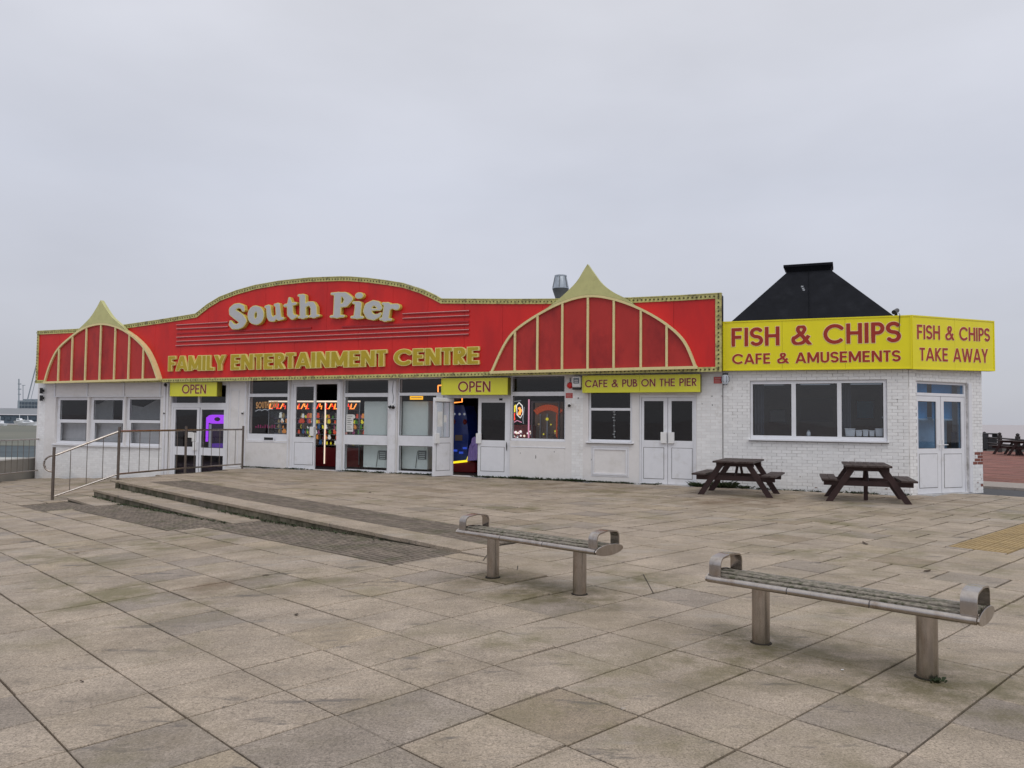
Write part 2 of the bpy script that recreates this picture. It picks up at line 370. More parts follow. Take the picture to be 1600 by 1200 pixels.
def plate(mb, outer, holes, y0, y1, m=0):
    """flat plate in local xz with rectangular holes; front y0, back y1"""
    xs = sorted({outer[0], outer[2], *[h[0] for h in holes], *[h[2] for h in holes]}); zs = sorted({outer[1], outer[3], *[h[1] for h in holes], *[h[3] for h in holes]})
    xs = [x for x in xs if outer[0]-1e-6 <= x <= outer[2]+1e-6]; zs = [z for z in zs if outer[1]-1e-6 <= z <= outer[3]+1e-6]
    nx, nz_ = len(xs)-1, len(zs)-1
    full = [[not any(h[0]-1e-6 <= (xs[i]+xs[i+1])/2 <= h[2]+1e-6 and h[1]-1e-6 <= (zs[j]+zs[j+1])/2 <= h[3]+1e-6 for h in holes) for j in range(nz_)] for i in range(nx)]
    g = lambda i, j: 0 <= i < nx and 0 <= j < nz_ and full[i][j]
    for i in range(nx):
        for j in range(nz_):
            if not full[i][j]: continue
            a, b, c, d = xs[i], xs[i+1], zs[j], zs[j+1]
            mb.add([(a, y0, c), (b, y0, c), (b, y0, d), (a, y0, d)], [(0, 1, 2, 3)], m); mb.add([(a, y1, c), (b, y1, c), (b, y1, d), (a, y1, d)], [(3, 2, 1, 0)], m)
            if not g(i-1, j): mb.add([(a, y0, c), (a, y0, d), (a, y1, d), (a, y1, c)], [(0, 1, 2, 3)], m)
            if not g(i+1, j): mb.add([(b, y0, c), (b, y1, c), (b, y1, d), (b, y0, d)], [(0, 1, 2, 3)], m)
            if not g(i, j-1): mb.add([(a, y0, c), (a, y1, c), (b, y1, c), (b, y0, c)], [(0, 1, 2, 3)], m)
            if not g(i, j+1): mb.add([(a, y0, d), (b, y0, d), (b, y1, d), (a, y1, d)], [(0, 1, 2, 3)], m)

# ------------------------------------------------------------------ lettering: strokes -> distance field -> outlines
def arc(cx, cy, rx, ry, a0, a1, n=22): return [(cx+rx*math.cos(math.radians(a0+(a1-a0)*i/n)), cy+ry*math.sin(math.radians(a0+(a1-a0)*i/n))) for i in range(n+1)]
def glyph(ch, w, wb=None):
    h = w/2; wb = wb or w
    A = lambda *a: arc(*a)
    L = lambda *p: list(p)
    bh = wb/2
    if ch == 'O': return [A(.5, .5, .5-h, .5-h, 0, 360, 40)], 1.0
    if ch == 'C': return [A(.5, .5, .5-h, .5-h, 42, 318, 34)], .90
    if ch == 'S':
        ry = (1-w)/4; rx = .26-h*.35; c = .29
        return [A(c, 1-h-ry, rx, ry, 25, 270) + A(c, h+ry, rx, ry, 90, -155)[1:]], .58
    if ch == '&': return [L((.86, -.03), (.70, .18), (.40, .58), (.30, .72)) + A(.44, .80, .155, .20-h+.04, 190, -30, 14) + L((.50, .60), (.32, .50), (.17, .38)) + A(.30, .26, .23, .27-h+.03, 150, 290, 12) + L((.52, .12), (.66, .27), (.78, .47))], .88
    if ch == 'E': return [L((h, 0), (h, 1)), L((0, bh), (.54, bh)), L((0, .52), (.50, .52)), L((0, 1-bh), (.54, 1-bh))], .56
    if ch == 'F': return [L((h, 0), (h, 1)), L((0, .50), (.47, .50)), L((0, 1-bh), (.50, 1-bh))], .52
    if ch == 'I': return [L((h, 0), (h, 1))], w
    if ch == 'L': return [L((h, 0), (h, 1)), L((0, bh), (.50, bh))], .50
    if ch == 'H': return [L((h, 0), (h, 1)), L((.68-h, 0), (.68-h, 1)), L((h, .52), (.68-h, .52))], .68
    if ch == 'T': return [L((.26, 0), (.26, 1)), L((0, 1-bh), (.52, 1-bh))], .52
    if ch == 'N': return [L((h, 0), (h, 1)), L((.74-h, 0), (.74-h, 1)), L((h*.9, 1.03), (.74-h*.9, -.03))], .74
    if ch == 'M': return [L((h, 0), (h, 1)), L((.90-h, 0), (.90-h, 1)), L((h*.9, 1.05), (.45, .12)), L((.90-h*.9, 1.05), (.45, .12))], .90
    if ch == 'A': return [L((h*.6, -.05), (.40, 1.03)), L((.80-h*.6, -.05), (.40, 1.03)), L((.17, .27), (.63, .27))], .80
    if ch == 'P': return [L((h, 0), (h, 1)), L((h, 1-bh), (.28, 1-bh)) + A(.28, .70, .24-h*.4, .30-bh, 88, -88, 16) + L((h, .40+bh))], .54
    if ch == 'B': return [L((h, 0), (h, 1)), L((h, 1-bh), (.26, 1-bh)) + A(.26, .75, .20-h*.3, .25-bh, 88, -88, 14) + L((h, .50+bh)), L((h, .54-bh+.02), (.30, .54-bh+.02)) + A(.30, .28, .24-h*.3, .28-bh, 88, -88, 14) + L((h, bh))], .56
    if ch == 'R': return [L((h, 0), (h, 1)), L((h, 1-bh), (.28, 1-bh)) + A(.28, .71, .24-h*.4, .29-bh, 88, -88, 16) + L((h, .42+bh)), L((.24, .46), (.56-h*.5, -.04))], .60
    if ch == 'U': return [L((h, 1), (h, .34)) + A(.33, .33, .33-h, .33-h, 180, 360, 20) + L((.66-h, 1))], .66
    if ch == 'K': return [L((h, 0), (h, 1)), L((h, .45), (.60-h*.4, 1.04)), L((w*.95, .56), (.64-h*.5, -.04))], .64
    if ch == 'W': return [L((h*.6, 1.05), (.30, -.02)), L((.30, -.02), (.555, 1.0)), L((.555, 1.0), (.81, -.02)), L((.81, -.02), (1.11-h*.6, 1.05))], 1.11
    if ch == 'Y': return [L((.33, 0), (.33, .44)), L((h*.5, 1.05), (.33, .40)), L((.66-h*.5, 1.05), (.33, .40))], .66
    if ch == ' ': return [], .32
    return [], .3
COOPER = {
 'S': [[(.60, .70, .07), (.57, .83, .09), (.44, .90, .10), (.30, .88, .12), (.19, .78, .14), (.20, .65, .15), (.34, .54, .17), (.48, .42, .17), (.57, .29, .15), (.50, .16, .13), (.36, .10, .11), (.20, .12, .11), (.12, .22, .10), (.10, .32, .06)]],
 'o': [[(.34+.21*math.cos(t), .33+.24*math.sin(t), .115+.05*abs(math.cos(t+.3))) for t in [i*math.pi/10 for i in range(21)]]],
 'u': [[(.17, .58, .11), (.17, .25, .12), (.22, .14, .12), (.34, .09, .10), (.47, .18, .08)], [(.57, .58, .11), (.57, .12, .12)], [(.05, .62, .06), (.17, .61, .07)], [(.45, .62, .06), (.57, .61, .07)], [(.57, .07, .08), (.74, .06, .06)]],
 't': [[(.24, .86, .05), (.24, .62, .12), (.23, .24, .13), (.31, .11, .11), (.46, .13, .06)], [(.05, .60, .07), (.45, .62, .07)]],
 'h': [[(.18, .88, .12), (.18, .08, .12)], [(.05, .94, .06), (.18, .92, .07)], [(.04, .06, .06), (.33, .06, .06)], [(.25, .48, .07), (.38, .58, .09), (.51, .54, .12), (.57, .40, .12), (.57, .08, .12)], [(.44, .06, .06), (.73, .06, .06)]],
 'P': [[(.24, .88, .13), (.24, .1, .13)], [(.05, .06, .06), (.45, .06, .06)], [(.05, .94, .06), (.3, .93, .07)], [(.25, .90, .09), (.47, .88, .11), (.60, .70, .15), (.50, .50, .11), (.3, .46, .07)]],
 'i': [[(.20, .86, .125), (.24, .86, .125)], [(.22, .54, .12), (.22, .1, .12)], [(.06, .60, .06), (.22, .59, .07)], [(.05, .06, .06), (.39, .06, .06)]],
 'e': [[(.2, .35, .05), (.58, .36, .05)], [(.58, .42, .09), (.48, .55, .11), (.34, .59, .10), (.19, .47, .14), (.17, .30, .15), (.25, .15, .14), (.40, .09, .11), (.55, .14, .08), (.62, .22, .05)]],
 'r': [[(.19, .56, .12), (.19, .08, .12)], [(.05, .61, .06), (.19, .60, .07)], [(.05, .06, .06), (.36, .06, .06)], [(.24, .42, .07), (.34, .54, .09), (.48, .52, .125)]]}
_GC = {}
def outlines(key, offset=0.0, res=54):
    ck = (key, round(offset, 4), res)
    if ck in _GC: return _GC[ck]
    ch, w_, wb = key
    if w_ is None: strokes = COOPER[ch]; adv = .8; lo = 0
    else: strokes, adv = glyph(ch, w_, wb)
    x0, x1, y0, y1 = -.2, adv+.25, -.12, 1.12
    nx, ny = int((x1-x0)*res), int((y1-y0)*res)
    X, Y = np.meshgrid(np.linspace(x0, x1, nx), np.linspace(y0, y1, ny), indexing='ij')
    D = np.full(X.shape, 9.0)
    for st in strokes:
        for i in range(len(st)-1):
            a, b = st[i], st[i+1]; dx, dy = b[0]-a[0], b[1]-a[1]; L2 = dx*dx+dy*dy+1e-12
            t = ((X-a[0])*dx+(Y-a[1])*dy)/L2
            if w_ is None:
                tc_ = np.clip(t, 0, 1); d = np.hypot(X-a[0]-tc_*dx, Y-a[1]-tc_*dy) - (a[2]+(b[2]-a[2])*tc_)
            else:
                ww = w_
                if wb and abs(dy) < 1e-6: ww = wb
                L_ = math.sqrt(L2); per = np.abs((X-a[0])*dy-(Y-a[1])*dx)/L_ - ww/2; al = np.maximum(-t, t-1)*L_
                d = np.maximum(per, al)
            D = np.minimum(D, d)
        if w_ is not None:
            for p in st[1:-1]: D = np.minimum(D, np.hypot(X-p[0], Y-p[1])-w_/2)
            if len(st) > 10 and abs(st[0][0]-st[-1][0]) < 1e-6: D = np.minimum(D, np.hypot(X-st[0][0], Y-st[0][1])-w_/2)
    D = np.maximum(D, np.maximum(-Y, Y-1)) if w_ is not None else D
    D = D - offset + 1e-7
    # marching squares
    S = D < 0; segs = {}
    def ip(i, j, k, l_):
        a, b = D[i, j], D[k, l_]; t = a/(a-b)
        return (X[i, j]+(X[k, l_]-X[i, j])*t, Y[i, j]+(Y[k, l_]-Y[i, j])*t)
    pts = {}; nxt = {}
    code = S[:-1, :-1]*1 + S[1:, :-1]*2 + S[1:, 1:]*4 + S[:-1, 1:]*8
    for i, j in zip(*np.nonzero((code > 0) & (code < 15))):
        c = code[i, j]; E = {'b': ('h', i, j), 'r': ('v', i+1, j), 't': ('h', i, j+1), 'l': ('v', i, j)}
        tab = {1: ['lb'], 2: ['br'], 3: ['lr'], 4: ['rt'], 5: ['lt', 'rb'], 6: ['bt'], 7: ['lt'], 8: ['tl'], 9: ['tb'], 10: ['bl', 'tr'], 11: ['tr'], 12: ['rl'], 13: ['rb'], 14: ['bl']}[int(c)]
        for s_ in tab:
            a, b = E[s_[0]], E[s_[1]]; nxt[a] = b
            for q in (a, b):
                if q not in pts: pts[q] = ip(q[1], q[2], q[1]+1, q[2]) if q[0] == 'h' else ip(q[1], q[2], q[1], q[2]+1)
    loops = []; seen = set()
    for st_ in list(nxt):
        if st_ in seen: continue
        lp = []; q = st_
        while q not in seen and q in nxt: seen.add(q); lp.append(pts[q]); q = nxt[q]
        # simplify
        out_ = []; n_ = len(lp)
        if n_ < 6: continue
        out_ = [lp[0]]
        for i in range(1, n_):
            a, b, c = out_[-1], lp[i], lp[(i+1) % n_]
            ar = abs((b[0]-a[0])*(c[1]-a[1])-(b[1]-a[1])*(c[0]-a[0]))
            if ar > 2.2e-4 or math.hypot(b[0]-a[0], b[1]-a[1]) > .25: out_.append(b)
        if len(out_) > 3: loops.append(out_)
    # group holes with outers by area sign
    def area(l_): return sum(l_[i][0]*l_[(i+1) % len(l_)][1]-l_[(i+1) % len(l_)][0]*l_[i][1] for i in range(len(l_)))/2
    if loops:
        big = max(loops, key=lambda l_: abs(area(l_))); sg = 1 if area(big) > 0 else -1
        outs = [l_ for l_ in loops if area(l_)*sg > 0]; holes = [l_ for l_ in loops if area(l_)*sg < 0]
        def inside(p, l_):
            r = False
            for i in range(len(l_)):
                a, b = l_[i], l_[i-1]
                if (a[1] > p[1]) != (b[1] > p[1]) and p[0] < (b[0]-a[0])*(p[1]-a[1])/(b[1]-a[1])+a[0]: r = not r
            return r
        groups = [[o] + [h_ for h_ in holes if inside(h_[0], o)] for o in outs]
    else: groups = []
    _GC[ck] = (groups, adv); return _GC[ck]
def put_glyph(mb, key, fn, y0, y1, offset=0, m=0, ms=None, res=54):
    g, adv = outlines(key, offset, res)
    for grp in g: mb.prism([[fn(*p) for p in lp] for lp in grp], y0, y1, m, ms)
    return adv
def text_layout(txt, w_, wb, sp):
    x = 0; o = []
    for c in txt:
        a = outlines((c, w_, wb))[1] if c != ' ' else .34
        o.append((c, x)); x += a + sp
    return o, x-sp
def lay(fr, txt, p0, p1, h0, h1, off, w_, wb=None, sp=.10):
    """maps glyph coordinates onto the plane: baseline p0->p1 (pixels), cap heights h0,h1 in pixels at both ends"""
    lo, tot = text_layout(txt, w_, wb, sp)
    a = fr.px(*p0, off); b = fr.px(*p1, off); ta = fr.px(p0[0], p0[1]-h0, off); tb = fr.px(p1[0], p1[1]-h1, off)
    def mk(x_off):
        def fn(gx, gy):
            t = (x_off+gx)/tot
            z0 = a[1]+(b[1]-a[1])*t; z1 = ta[1]+(tb[1]-ta[1])*t
            return (a[0]+(b[0]-a[0])*t, z0+(z1-z0)*gy)
        return fn
    return [(c, mk(x)) for c, x in lo if c != ' ']

# ================================================================== SETTING
# sea all round to the horizon
mb = MB(); mb.add([(-14000, -3000, -5), (14000, -3000, -5), (14000, 16000, -5), (-14000, 16000, -5)], [(0, 1, 2, 3)])
tag(mb.build('sea', 'sea', origin=(0, 0, -5)), kind='structure')
# solid ground under the paving: top follows the plaza's fall, sunk below the slabs
mb = MB()
GX0, GX1, GY0, GY1 = -17.7, 70.0, -45.0, 62.0
xs = [GX0] + [-17+i*1.0 for i in range(0, 37)] + [25, 35, 50, GX1]; ys = [GY0, -20, -10] + [-5+i*1.0 for i in range(0, 46)] + [45, 50, 56, GY1]
def ground_z(x, y):
    u, n = un((x, y, 0)); 
    s_, t_ = FA.M.inverted() @ Vector((x, y, 0)), None
    return fall(x) if n > -18 else 0.0
vs = [(x, y, ground_z(x, y)-.035 - (.12 if un((x, y, 0))[0] > -1 and un((x, y, 0))[1] < 3 else 0)) for y in ys for x in xs]; nx = len(xs)
mb.add(vs, [(j*nx+i, j*nx+i+1, (j+1)*nx+i+1, (j+1)*nx+i) for j in range(len(ys)-1) for i in range(nx-1)])
tag(mb.build('ground', 'joint_dirt', origin=(0, 0, 0)), kind='structure')
mb = MB()
mb.box(GX0-.5, GX0, GY0, 33.5, -6, -.02); mb.box(GX0-.5, GX1, GY1, GY1+.5, -6, -.05); mb.box(GX0-.5, -9, 33.5, 34, -6, -.6)
mb.build('sea_wall', 'concrete'); tag(bpy.data.objects['sea_wall'], 'grey concrete sea wall at the edge of the paved forecourt, under the railing', 'sea wall')

# --- plaza paving -----------------------------------------------------------
P1 = gnd(184, 749); P3 = gnd(378.5, 731.5)          # railing feet on the terrace
RL = (P3-P1).normalized()
def right_of_rail(P): return (P.x-P1.x)*RL.y - (P.y-P1.y)*RL.x
def front_of_building(P):
    q = FA.M.inverted() @ P; c = FC.M.inverted() @ P
    return q.y < 0.0 or (q.x > 0 and (c.y < 0 or c.x > CH_LEN))
slabs = []      # (u0,u1,n0,n1,zfun)
def terr(u, n): return u > 0 and n < 0
ROW = .587; NPH = .278
k = -48
for k in range(-27, 23):
    n0 = NPH + k*ROW; n1 = n0+ROW
    ph = 0 if n0 > -1 else R.choice([0, 0, 0, .294]); u = -3.53 - .588*46 + ph
    while u < 32:
        ln = .588; slabs.append((u, u+ln, n0, n1)); u += ln
GAP = .011
def tread_ranges(u):     # lowest riser position n for this u (steps eat into the plaza)
    return 0 if u < 5.2 else (.54 if u < 10.75 else 1.09)
plaza = empty('plaza', (0, 0, 0)); plaza['kind'] = 'structure'
TINTS = []
for i in range(16):
    b_ = R.uniform(1.13, 1.29); wv = R.uniform(.010, .026)
    TINTS.append((.300*b_+wv*.6, .249*b_+wv*.3, .203*b_-wv*.4))
TINTS[3] = (.30, .24, .175); TINTS[7] = (.37, .30, .22); TINTS[11] = (.30, .252, .208)
def slab_mb(mb, L_, W_, c, M):
    e_ = .005; h_ = .04
    a, b = L_/2, W_/2
    vs = [(-a, -b, -h_), (a, -b, -h_), (a, b, -h_), (-a, b, -h_), (-a, -b, -.004), (a, -b, -.004), (a, b, -.004), (-a, b, -.004),
          (-a+e_, -b+e_, 0), (a-e_, -b+e_, 0), (a-e_, b-e_, 0), (-a+e_, b-e_, 0)]
    mb.add([M @ Vector(v) for v in vs], [(0, 1, 5, 4), (1, 2, 6, 5), (2, 3, 7, 6), (3, 0, 4, 7), (4, 5, 9, 8), (5, 6, 10, 9), (6, 7, 11, 10), (7, 4, 8, 11), (8, 9, 10, 11)], 0, c)
def slab_matrix(u, n, z, du):
    P = xy(u, n, z+R.uniform(-.0015, .0015)); M = Matrix.Translation(P) @ Matrix.Rotation(-math.atan(du)+R.uniform(-.0025, .0025), 4, 'Y')
    M = M @ Matrix.Rotation(UA+R.uniform(-.002, .002), 4, 'Z') @ Matrix.Rotation(R.uniform(-.002, .002), 4, 'X')
    return M
flat = []
def clip_and_add(u0, u1, n0, n1):
    uc, nc = (u0+u1)/2, (n0+n1)/2; P = xy(uc, nc)
    if P.y < -2.5 or P.x < GX0+.2 or P.x > 26 or P.y > 36: return
    if nc < -14.1: return
    # behind the building
    if not front_of_building(P) : return
    if -4.5 < uc < -3.8 and nc < -5.13: return                      # yellow tactile strip
    inner = -.3 < uc and nc < 0 or P.y > 20 and right_of_rail(P) > 0
    lowside = uc > 5 and right_of_rail(P) < 0
    if inner and not lowside:
        if -.5 <= nc < 0 and 0 < uc < STEP_END: return                         # nosing stones
        if -1.45 < nc < -.5 and 0 < uc < 12.5: return                       # tactile band
        z = 0.0; du = 0
    else:
        t = tread_ranges(uc)
        if 0 < uc < STEP_END and 0 <= nc < t + (1.0 if uc < 12.6 else .9): return
        z = plaza_z(uc, nc); du = fall_g(P.x)
    flat.append((u0, u1, n0, n1, z, du))
def split(u0, u1, n0, n1, cuts_u, cuts_n):
    us = [u0] + sorted(c for c in cuts_u if u0+.02 < c < u1-.02) + [u1]; ns = [n0] + sorted(c for c in cuts_n if n0+.02 < c < n1-.02) + [n1]
    for a, b in zip(us, us[1:]):
        for c, d in zip(ns, ns[1:]): clip_and_add(a, b, c, d)
for s_ in slabs:
    u0, u1, n0, n1 = s_; cu, cn = [], []
    if n0 < -5.13 and u1 > -4.6 and u0 < -3.7: cu += [-4.5, -3.8]; cn += [-5.13]
    if -.1 < u1 and u0 < STEP_END+.3 and n0 < 2.1 and n1 > -1.5: cu += [0, 5.2, 10.75, STEP_END]; cn += [-1.45, -.5, 0] + ([1.0] if u1 < 5.4 else [.54, 1.54] if u1 < 10.9 else [1.09, 2.0])
    if n0 < -14.1: cn += [-14.1]
    split(*s_, cu, cn)
scored = []
for fsl in flat:
    u0, u1, n0, n1, z, du = fsl; P = xy((u0+u1)/2, (n0+n1)/2, z)
    sc_ = 0
    if P.y > .8:
        x_, y_, kk = proj(P)
        if -40 < x_ < 1640 and 640 < y_ < 1260: sc_ = (u1-u0)*(n1-n0)/kk**3
    scored.append((sc_, fsl))
scored.sort(key=lambda t: -t[0])
cache = {}; rest = MB()
for i, (sc_, (u0, u1, n0, n1, z, du)) in enumerate(scored):
    ti = R.randrange(16) if R.random() > .12 else 3
    if ti == 3 and R.random() > .25: ti = R.choice([0, 1, 2, 4, 5, 6])
    gm = 1.0 if xy((u0+u1)/2, (n0+n1)/2).y < 7 else 1.7 if xy((u0+u1)/2, (n0+n1)/2).y < 11 else 2.8
    GP = GAP*gm
    L_, W_ = round(u1-u0-GP*R.choice([.8, 1.1, 1.4, 1.7]), 3), round(n1-n0-GP*R.choice([.5, .9, 1.1, 1.4]), 3)
    M = slab_matrix((u0+u1)/2, (n0+n1)/2, z, du)
    if i < 300 and sc_ > 0:
        key = (round(L_, 2), round(W_, 2), ti)
        if key not in cache:
            m_ = MB(); slab_mb(m_, L_, W_, TINTS[ti], Matrix.Identity(4))
            o = m_.build('slab', 'slab', plaza, tintattr=True); cache[key] = o.data
        else:
            o = bpy.data.objects.new('slab', cache[key]); COL.objects.link(o); o.parent = plaza
        o.matrix_basis = M
    else: slab_mb(rest, L_, W_, TINTS[ti], M)
tag(rest.build('distant_slab', 'slab', plaza, tintattr=True), kind='stuff')

# --- steps ------------------------------------------------------------------
steps = empty('steps', tuple(xy(6.5, .5, -.19)), 'three long shallow stone steps running up to the terrace in front of the arcade', 'steps')
def nosing_row(n0, n1, u0, u1, ztop, stone=.62, u_start_h=None):
    u = u0
    while u < u1-.01:
        b = min(u+stone, u1); mid = (u+b)/2; g_ = .004
        M = Matrix.Translation(xy(mid, (n0+n1)/2, ztop+R.uniform(-.002, .002))) @ Matrix.Rotation(UA, 4, 'Z')
        hl = (b-u)/2-g_; hw = (n1-n0)/2-.003
        m_ = MB(); m_.box(-hl, hl, -hw, hw, -.055, 0, M=M, c=R.choice(TINTS[:3]+TINTS[4:7]))
        o = m_.build('tread_slab', 'slab', steps, tintattr=True, bevel=.006)
        # riser block under it, set back a little
        bot = plaza_z(b, 1.0)-.04
        if ztop-.055 - bot > .01:
            m_ = MB(); c = R.uniform(.7, 1.4)
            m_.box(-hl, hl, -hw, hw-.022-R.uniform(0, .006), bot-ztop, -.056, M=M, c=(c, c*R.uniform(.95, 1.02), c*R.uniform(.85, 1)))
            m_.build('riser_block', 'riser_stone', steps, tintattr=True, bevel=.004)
        u = b
nosing_row(-.5, 0, -.02, STEP_END-.2, .018)
nosing_row(.003, .54, 5.2, STEP_END-.1, -.15)
nosing_row(.543, 1.09, 10.75, STEP_END-.1, -.31)
# tactile bands of small ribbed blocks
def band(name, u0, u1, n0, n1, zf, matn, bl=.2, bw=.075, tint=True):
    m_ = MB(); u = u0; row = 0
    while u < u1-.01:
        n = n0
        while n < n1-.01:
            c = R.uniform(.8, 1.25); e_ = min(n+bw, n1); ue = min(u+bl, u1)
            M = Matrix.Translation(xy((u+ue)/2, (n+e_)/2, (zf((u+ue)/2, (n+e_)/2) if zf is plaza_z else zf(0))+R.uniform(-.002, .002))) @ Matrix.Rotation(UA, 4, 'Z')
            a, b = (ue-u)/2-.006, (e_-n)/2-.010
            m_.add([M @ Vector(v) for v in ((-a, -b-.006, -.02), (a, -b-.006, -.02), (a, b+.006, -.02), (-a, b+.006, -.02), (-a, -b, 0), (a, -b, 0), (a, b, 0), (-a, b, 0))],
                   [(4, 5, 6, 7), (0, 1, 5, 4), (1, 2, 6, 5), (2, 3, 7, 6), (3, 0, 4, 7)], 0, (c, c*.99, c*.97))
            n = e_
        u = ue
    return tag(m_.build(name, matn, plaza, tintattr=tint), kind='stuff')
band('ribbed_block', .1, 12.4, -1.45, -.5, lambda u: .002, 'tactile_grey')
band('ribbed_block', -.02, 5.2, .0, 1.0, plaza_z, 'tactile_grey')
band('ribbed_block', 5.2, 10.75, .54, 1.54, plaza_z, 'tactile_grey')
band('ribbed_block', 10.75, 12.75, 1.09, 2.05, plaza_z, 'tactile_grey')
# yellow tactile strip, long ribs
m_ = MB()
def uvbox(m_, u0, u1, n0, n1, z0, z1, c=(1, 1, 1)):
    M = Matrix.Translation(xy((u0+u1)/2, (n0+n1)/2, 0)) @ Matrix.Rotation(UA, 4, 'Z'); m_.box(-(u1-u0)/2, (u1-u0)/2, -(n1-n0)/2, (n1-n0)/2, z0, z1, M=M, c=c)
n = -5.14
while n > -13.9:
    e_ = max(n-.4, -13.9)
    for q in range(2):
        a = -4.495+q*.35; uvbox(m_, a+.004, a+.346, e_+.003, n-.003, -.03, -.006)
        for r_ in range(6): uvbox(m_, a+.012+r_*.055, a+.047+r_*.055, e_+.012, n-.012, -.0055, .0)
    n = e_
tag(m_.build('yellow_ribbed_paving', 'tactile_yellow', plaza), kind='stuff')
# road strip, kerb and red promenade beyond it (right)
m_ = MB(); uvbox(m_, -40, 3.3, -16.42, -14.13, -.2, -.03); tag(m_.build('road', 'asphalt'), kind='structure')
kb = empty('kerb', tuple(xy(-5, -17.3, 0)), None, None); kb['kind'] = 'structure'
u = -30
while u < 3.3:
    m_ = MB(); c = R.uniform(.9, 1.1); uvbox(m_, u+.005, u+.905, -18.3, -16.43, -.2, .035); m_.build('kerb_block', 'kerb_stone', kb, bevel=.01); u += .91
m_ = MB()
n = -18.31
while n > -46.5:
    u = -34
    while u < 12:
        P = xy(u+.5, n-.3)
        if P.x < 40 and (P.x-11.2) > -1.5: c = R.uniform(.8, 1.2); uvbox(m_, u+.006, u+.994, n-.594, n-.006, -.1, .02+R.uniform(-.003, .003), (c, c*R.uniform(.93, 1.03), c*.97))
        u += 1.0
    n -= .6
prom = empty('promenade', tuple(xy(-5, -30, 0))); prom['kind'] = 'structure'
tag(m_.build('red_paver', 'red_paving', prom, tintattr=True), kind='stuff')

# ================================================================== THE PIER BUILDING
S_L = FA.px(57.5, 660)[0]; S_R = 0.0
S_MID = FA.px(1129, 640)[0]              # where the red front ends and the cafe block begins
bld = empty('pier_building', tuple(FA.w(-10, 0, 0)), 'long low white-painted pier building with many windows and doors under the signs', 'building', rz=FA.a)
ZT = 4.3
# openings (photo pixel rectangles -> facade plane)
op = {
 'w1': (86, 620.5, 135.5, 694), 'w2': (138.5, 620.5, 193, 696), 'w3': (195, 620.5, 250.5, 697.5), 'd1': (265, 600, 353.5, 752),
 'w4': (385.5, 592, 449.5, 689), 'd2': (452, 592, 533, 735.8), 'w5': (535, 592, 606, 737.5), 'w6': (620, 590, 690, 740.5), 'd3': (692, 588, 797, 746),
 'w7': (797.5, 586, 883.5, 689.5), 'w8': (919, 610, 987.5, 691), 'd4': (998.5, 617, 1088, 759), 'w9': (1172, 594, 1386, 688)}
OR = {}
for k_, v_ in op.items():
    r_ = list(FA.rect(*v_))
    if k_[0] == 'd' or k_ in ('w5', 'w6'): r_[1] = -.6 if k_ == 'd1' else .012
    OR[k_] = tuple(r_)
holes = list(OR.values())
WT = .26
mb = MB(FA.M); plate(mb, (S_L, -1.0, S_MID-.0, 2.95), holes, 0, WT); mb.build('wall', 'white_panel', bld)
# right-hand block wall: recessed mortar plane that the bricks stand on
mb = MB(FA.M); plate(mb, (S_MID+.002, -.3, 0, 3.3), [OR['w9']], .002, WT); mb.build('wall', 'painted_mortar', bld)
# other walls, floor, ceiling, roof
D = 9.0
mb = MB(FA.M)
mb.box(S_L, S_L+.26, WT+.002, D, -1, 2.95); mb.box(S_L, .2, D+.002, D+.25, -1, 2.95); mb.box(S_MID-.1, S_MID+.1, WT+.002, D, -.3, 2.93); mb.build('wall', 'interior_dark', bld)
chR = FC.w(CH_LEN, 0, 0); 
mb = MB(); q = FA.M.inverted() @ chR
mb.M = FA.M; mb.box(q.x-.25, q.x, q.y+.26, D+.2, -.3, 3.25); mb.build('wall', 'painted_brick', bld, tintattr=True)
def plan(mb, z0, z1):
    pts = [(S_MID+.1, WT+.001), (-.13, WT+.001), (q.x-.26, q.y+.20), (q.x-.26, D), (S_MID+.1, D)]; k_ = len(pts)
    mb.add([(x, y, z) for z in (z0, z1) for x, y in pts], [tuple(range(k_-1, -1, -1)), tuple(range(k_, 2*k_))] + [(i, (i+1) % k_, k_+(i+1) % k_, k_+i) for i in range(k_)])
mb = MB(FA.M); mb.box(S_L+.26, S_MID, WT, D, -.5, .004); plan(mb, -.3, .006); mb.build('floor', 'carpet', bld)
mb = MB(FA.M); mb.box(S_L+.26, S_MID, WT+.001, D, 2.80, 2.9); mb.build('ceiling', 'interior_ceiling', bld)
mb = MB(FA.M); plan(mb, 2.62, 2.72); mb.box(S_MID+.3, q.x-.3, 5.0, 5.1, 0, 2.6); mb.build('ceiling', 'interior_brown', bld)
mb = MB(FA.M); mb.box(S_L, S_MID, .0, D+.3, 2.96, 3.1); mb.box(S_MID+.001, -.02, .3, D+.3, 3.31, 3.42)
mb.prism([(-.02, 3.31), (q.x, 3.31), (q.x, 3.42), (-.02, 3.42)], q.y+.3, D+.3); mb.build('roof', 'black_felt', bld)

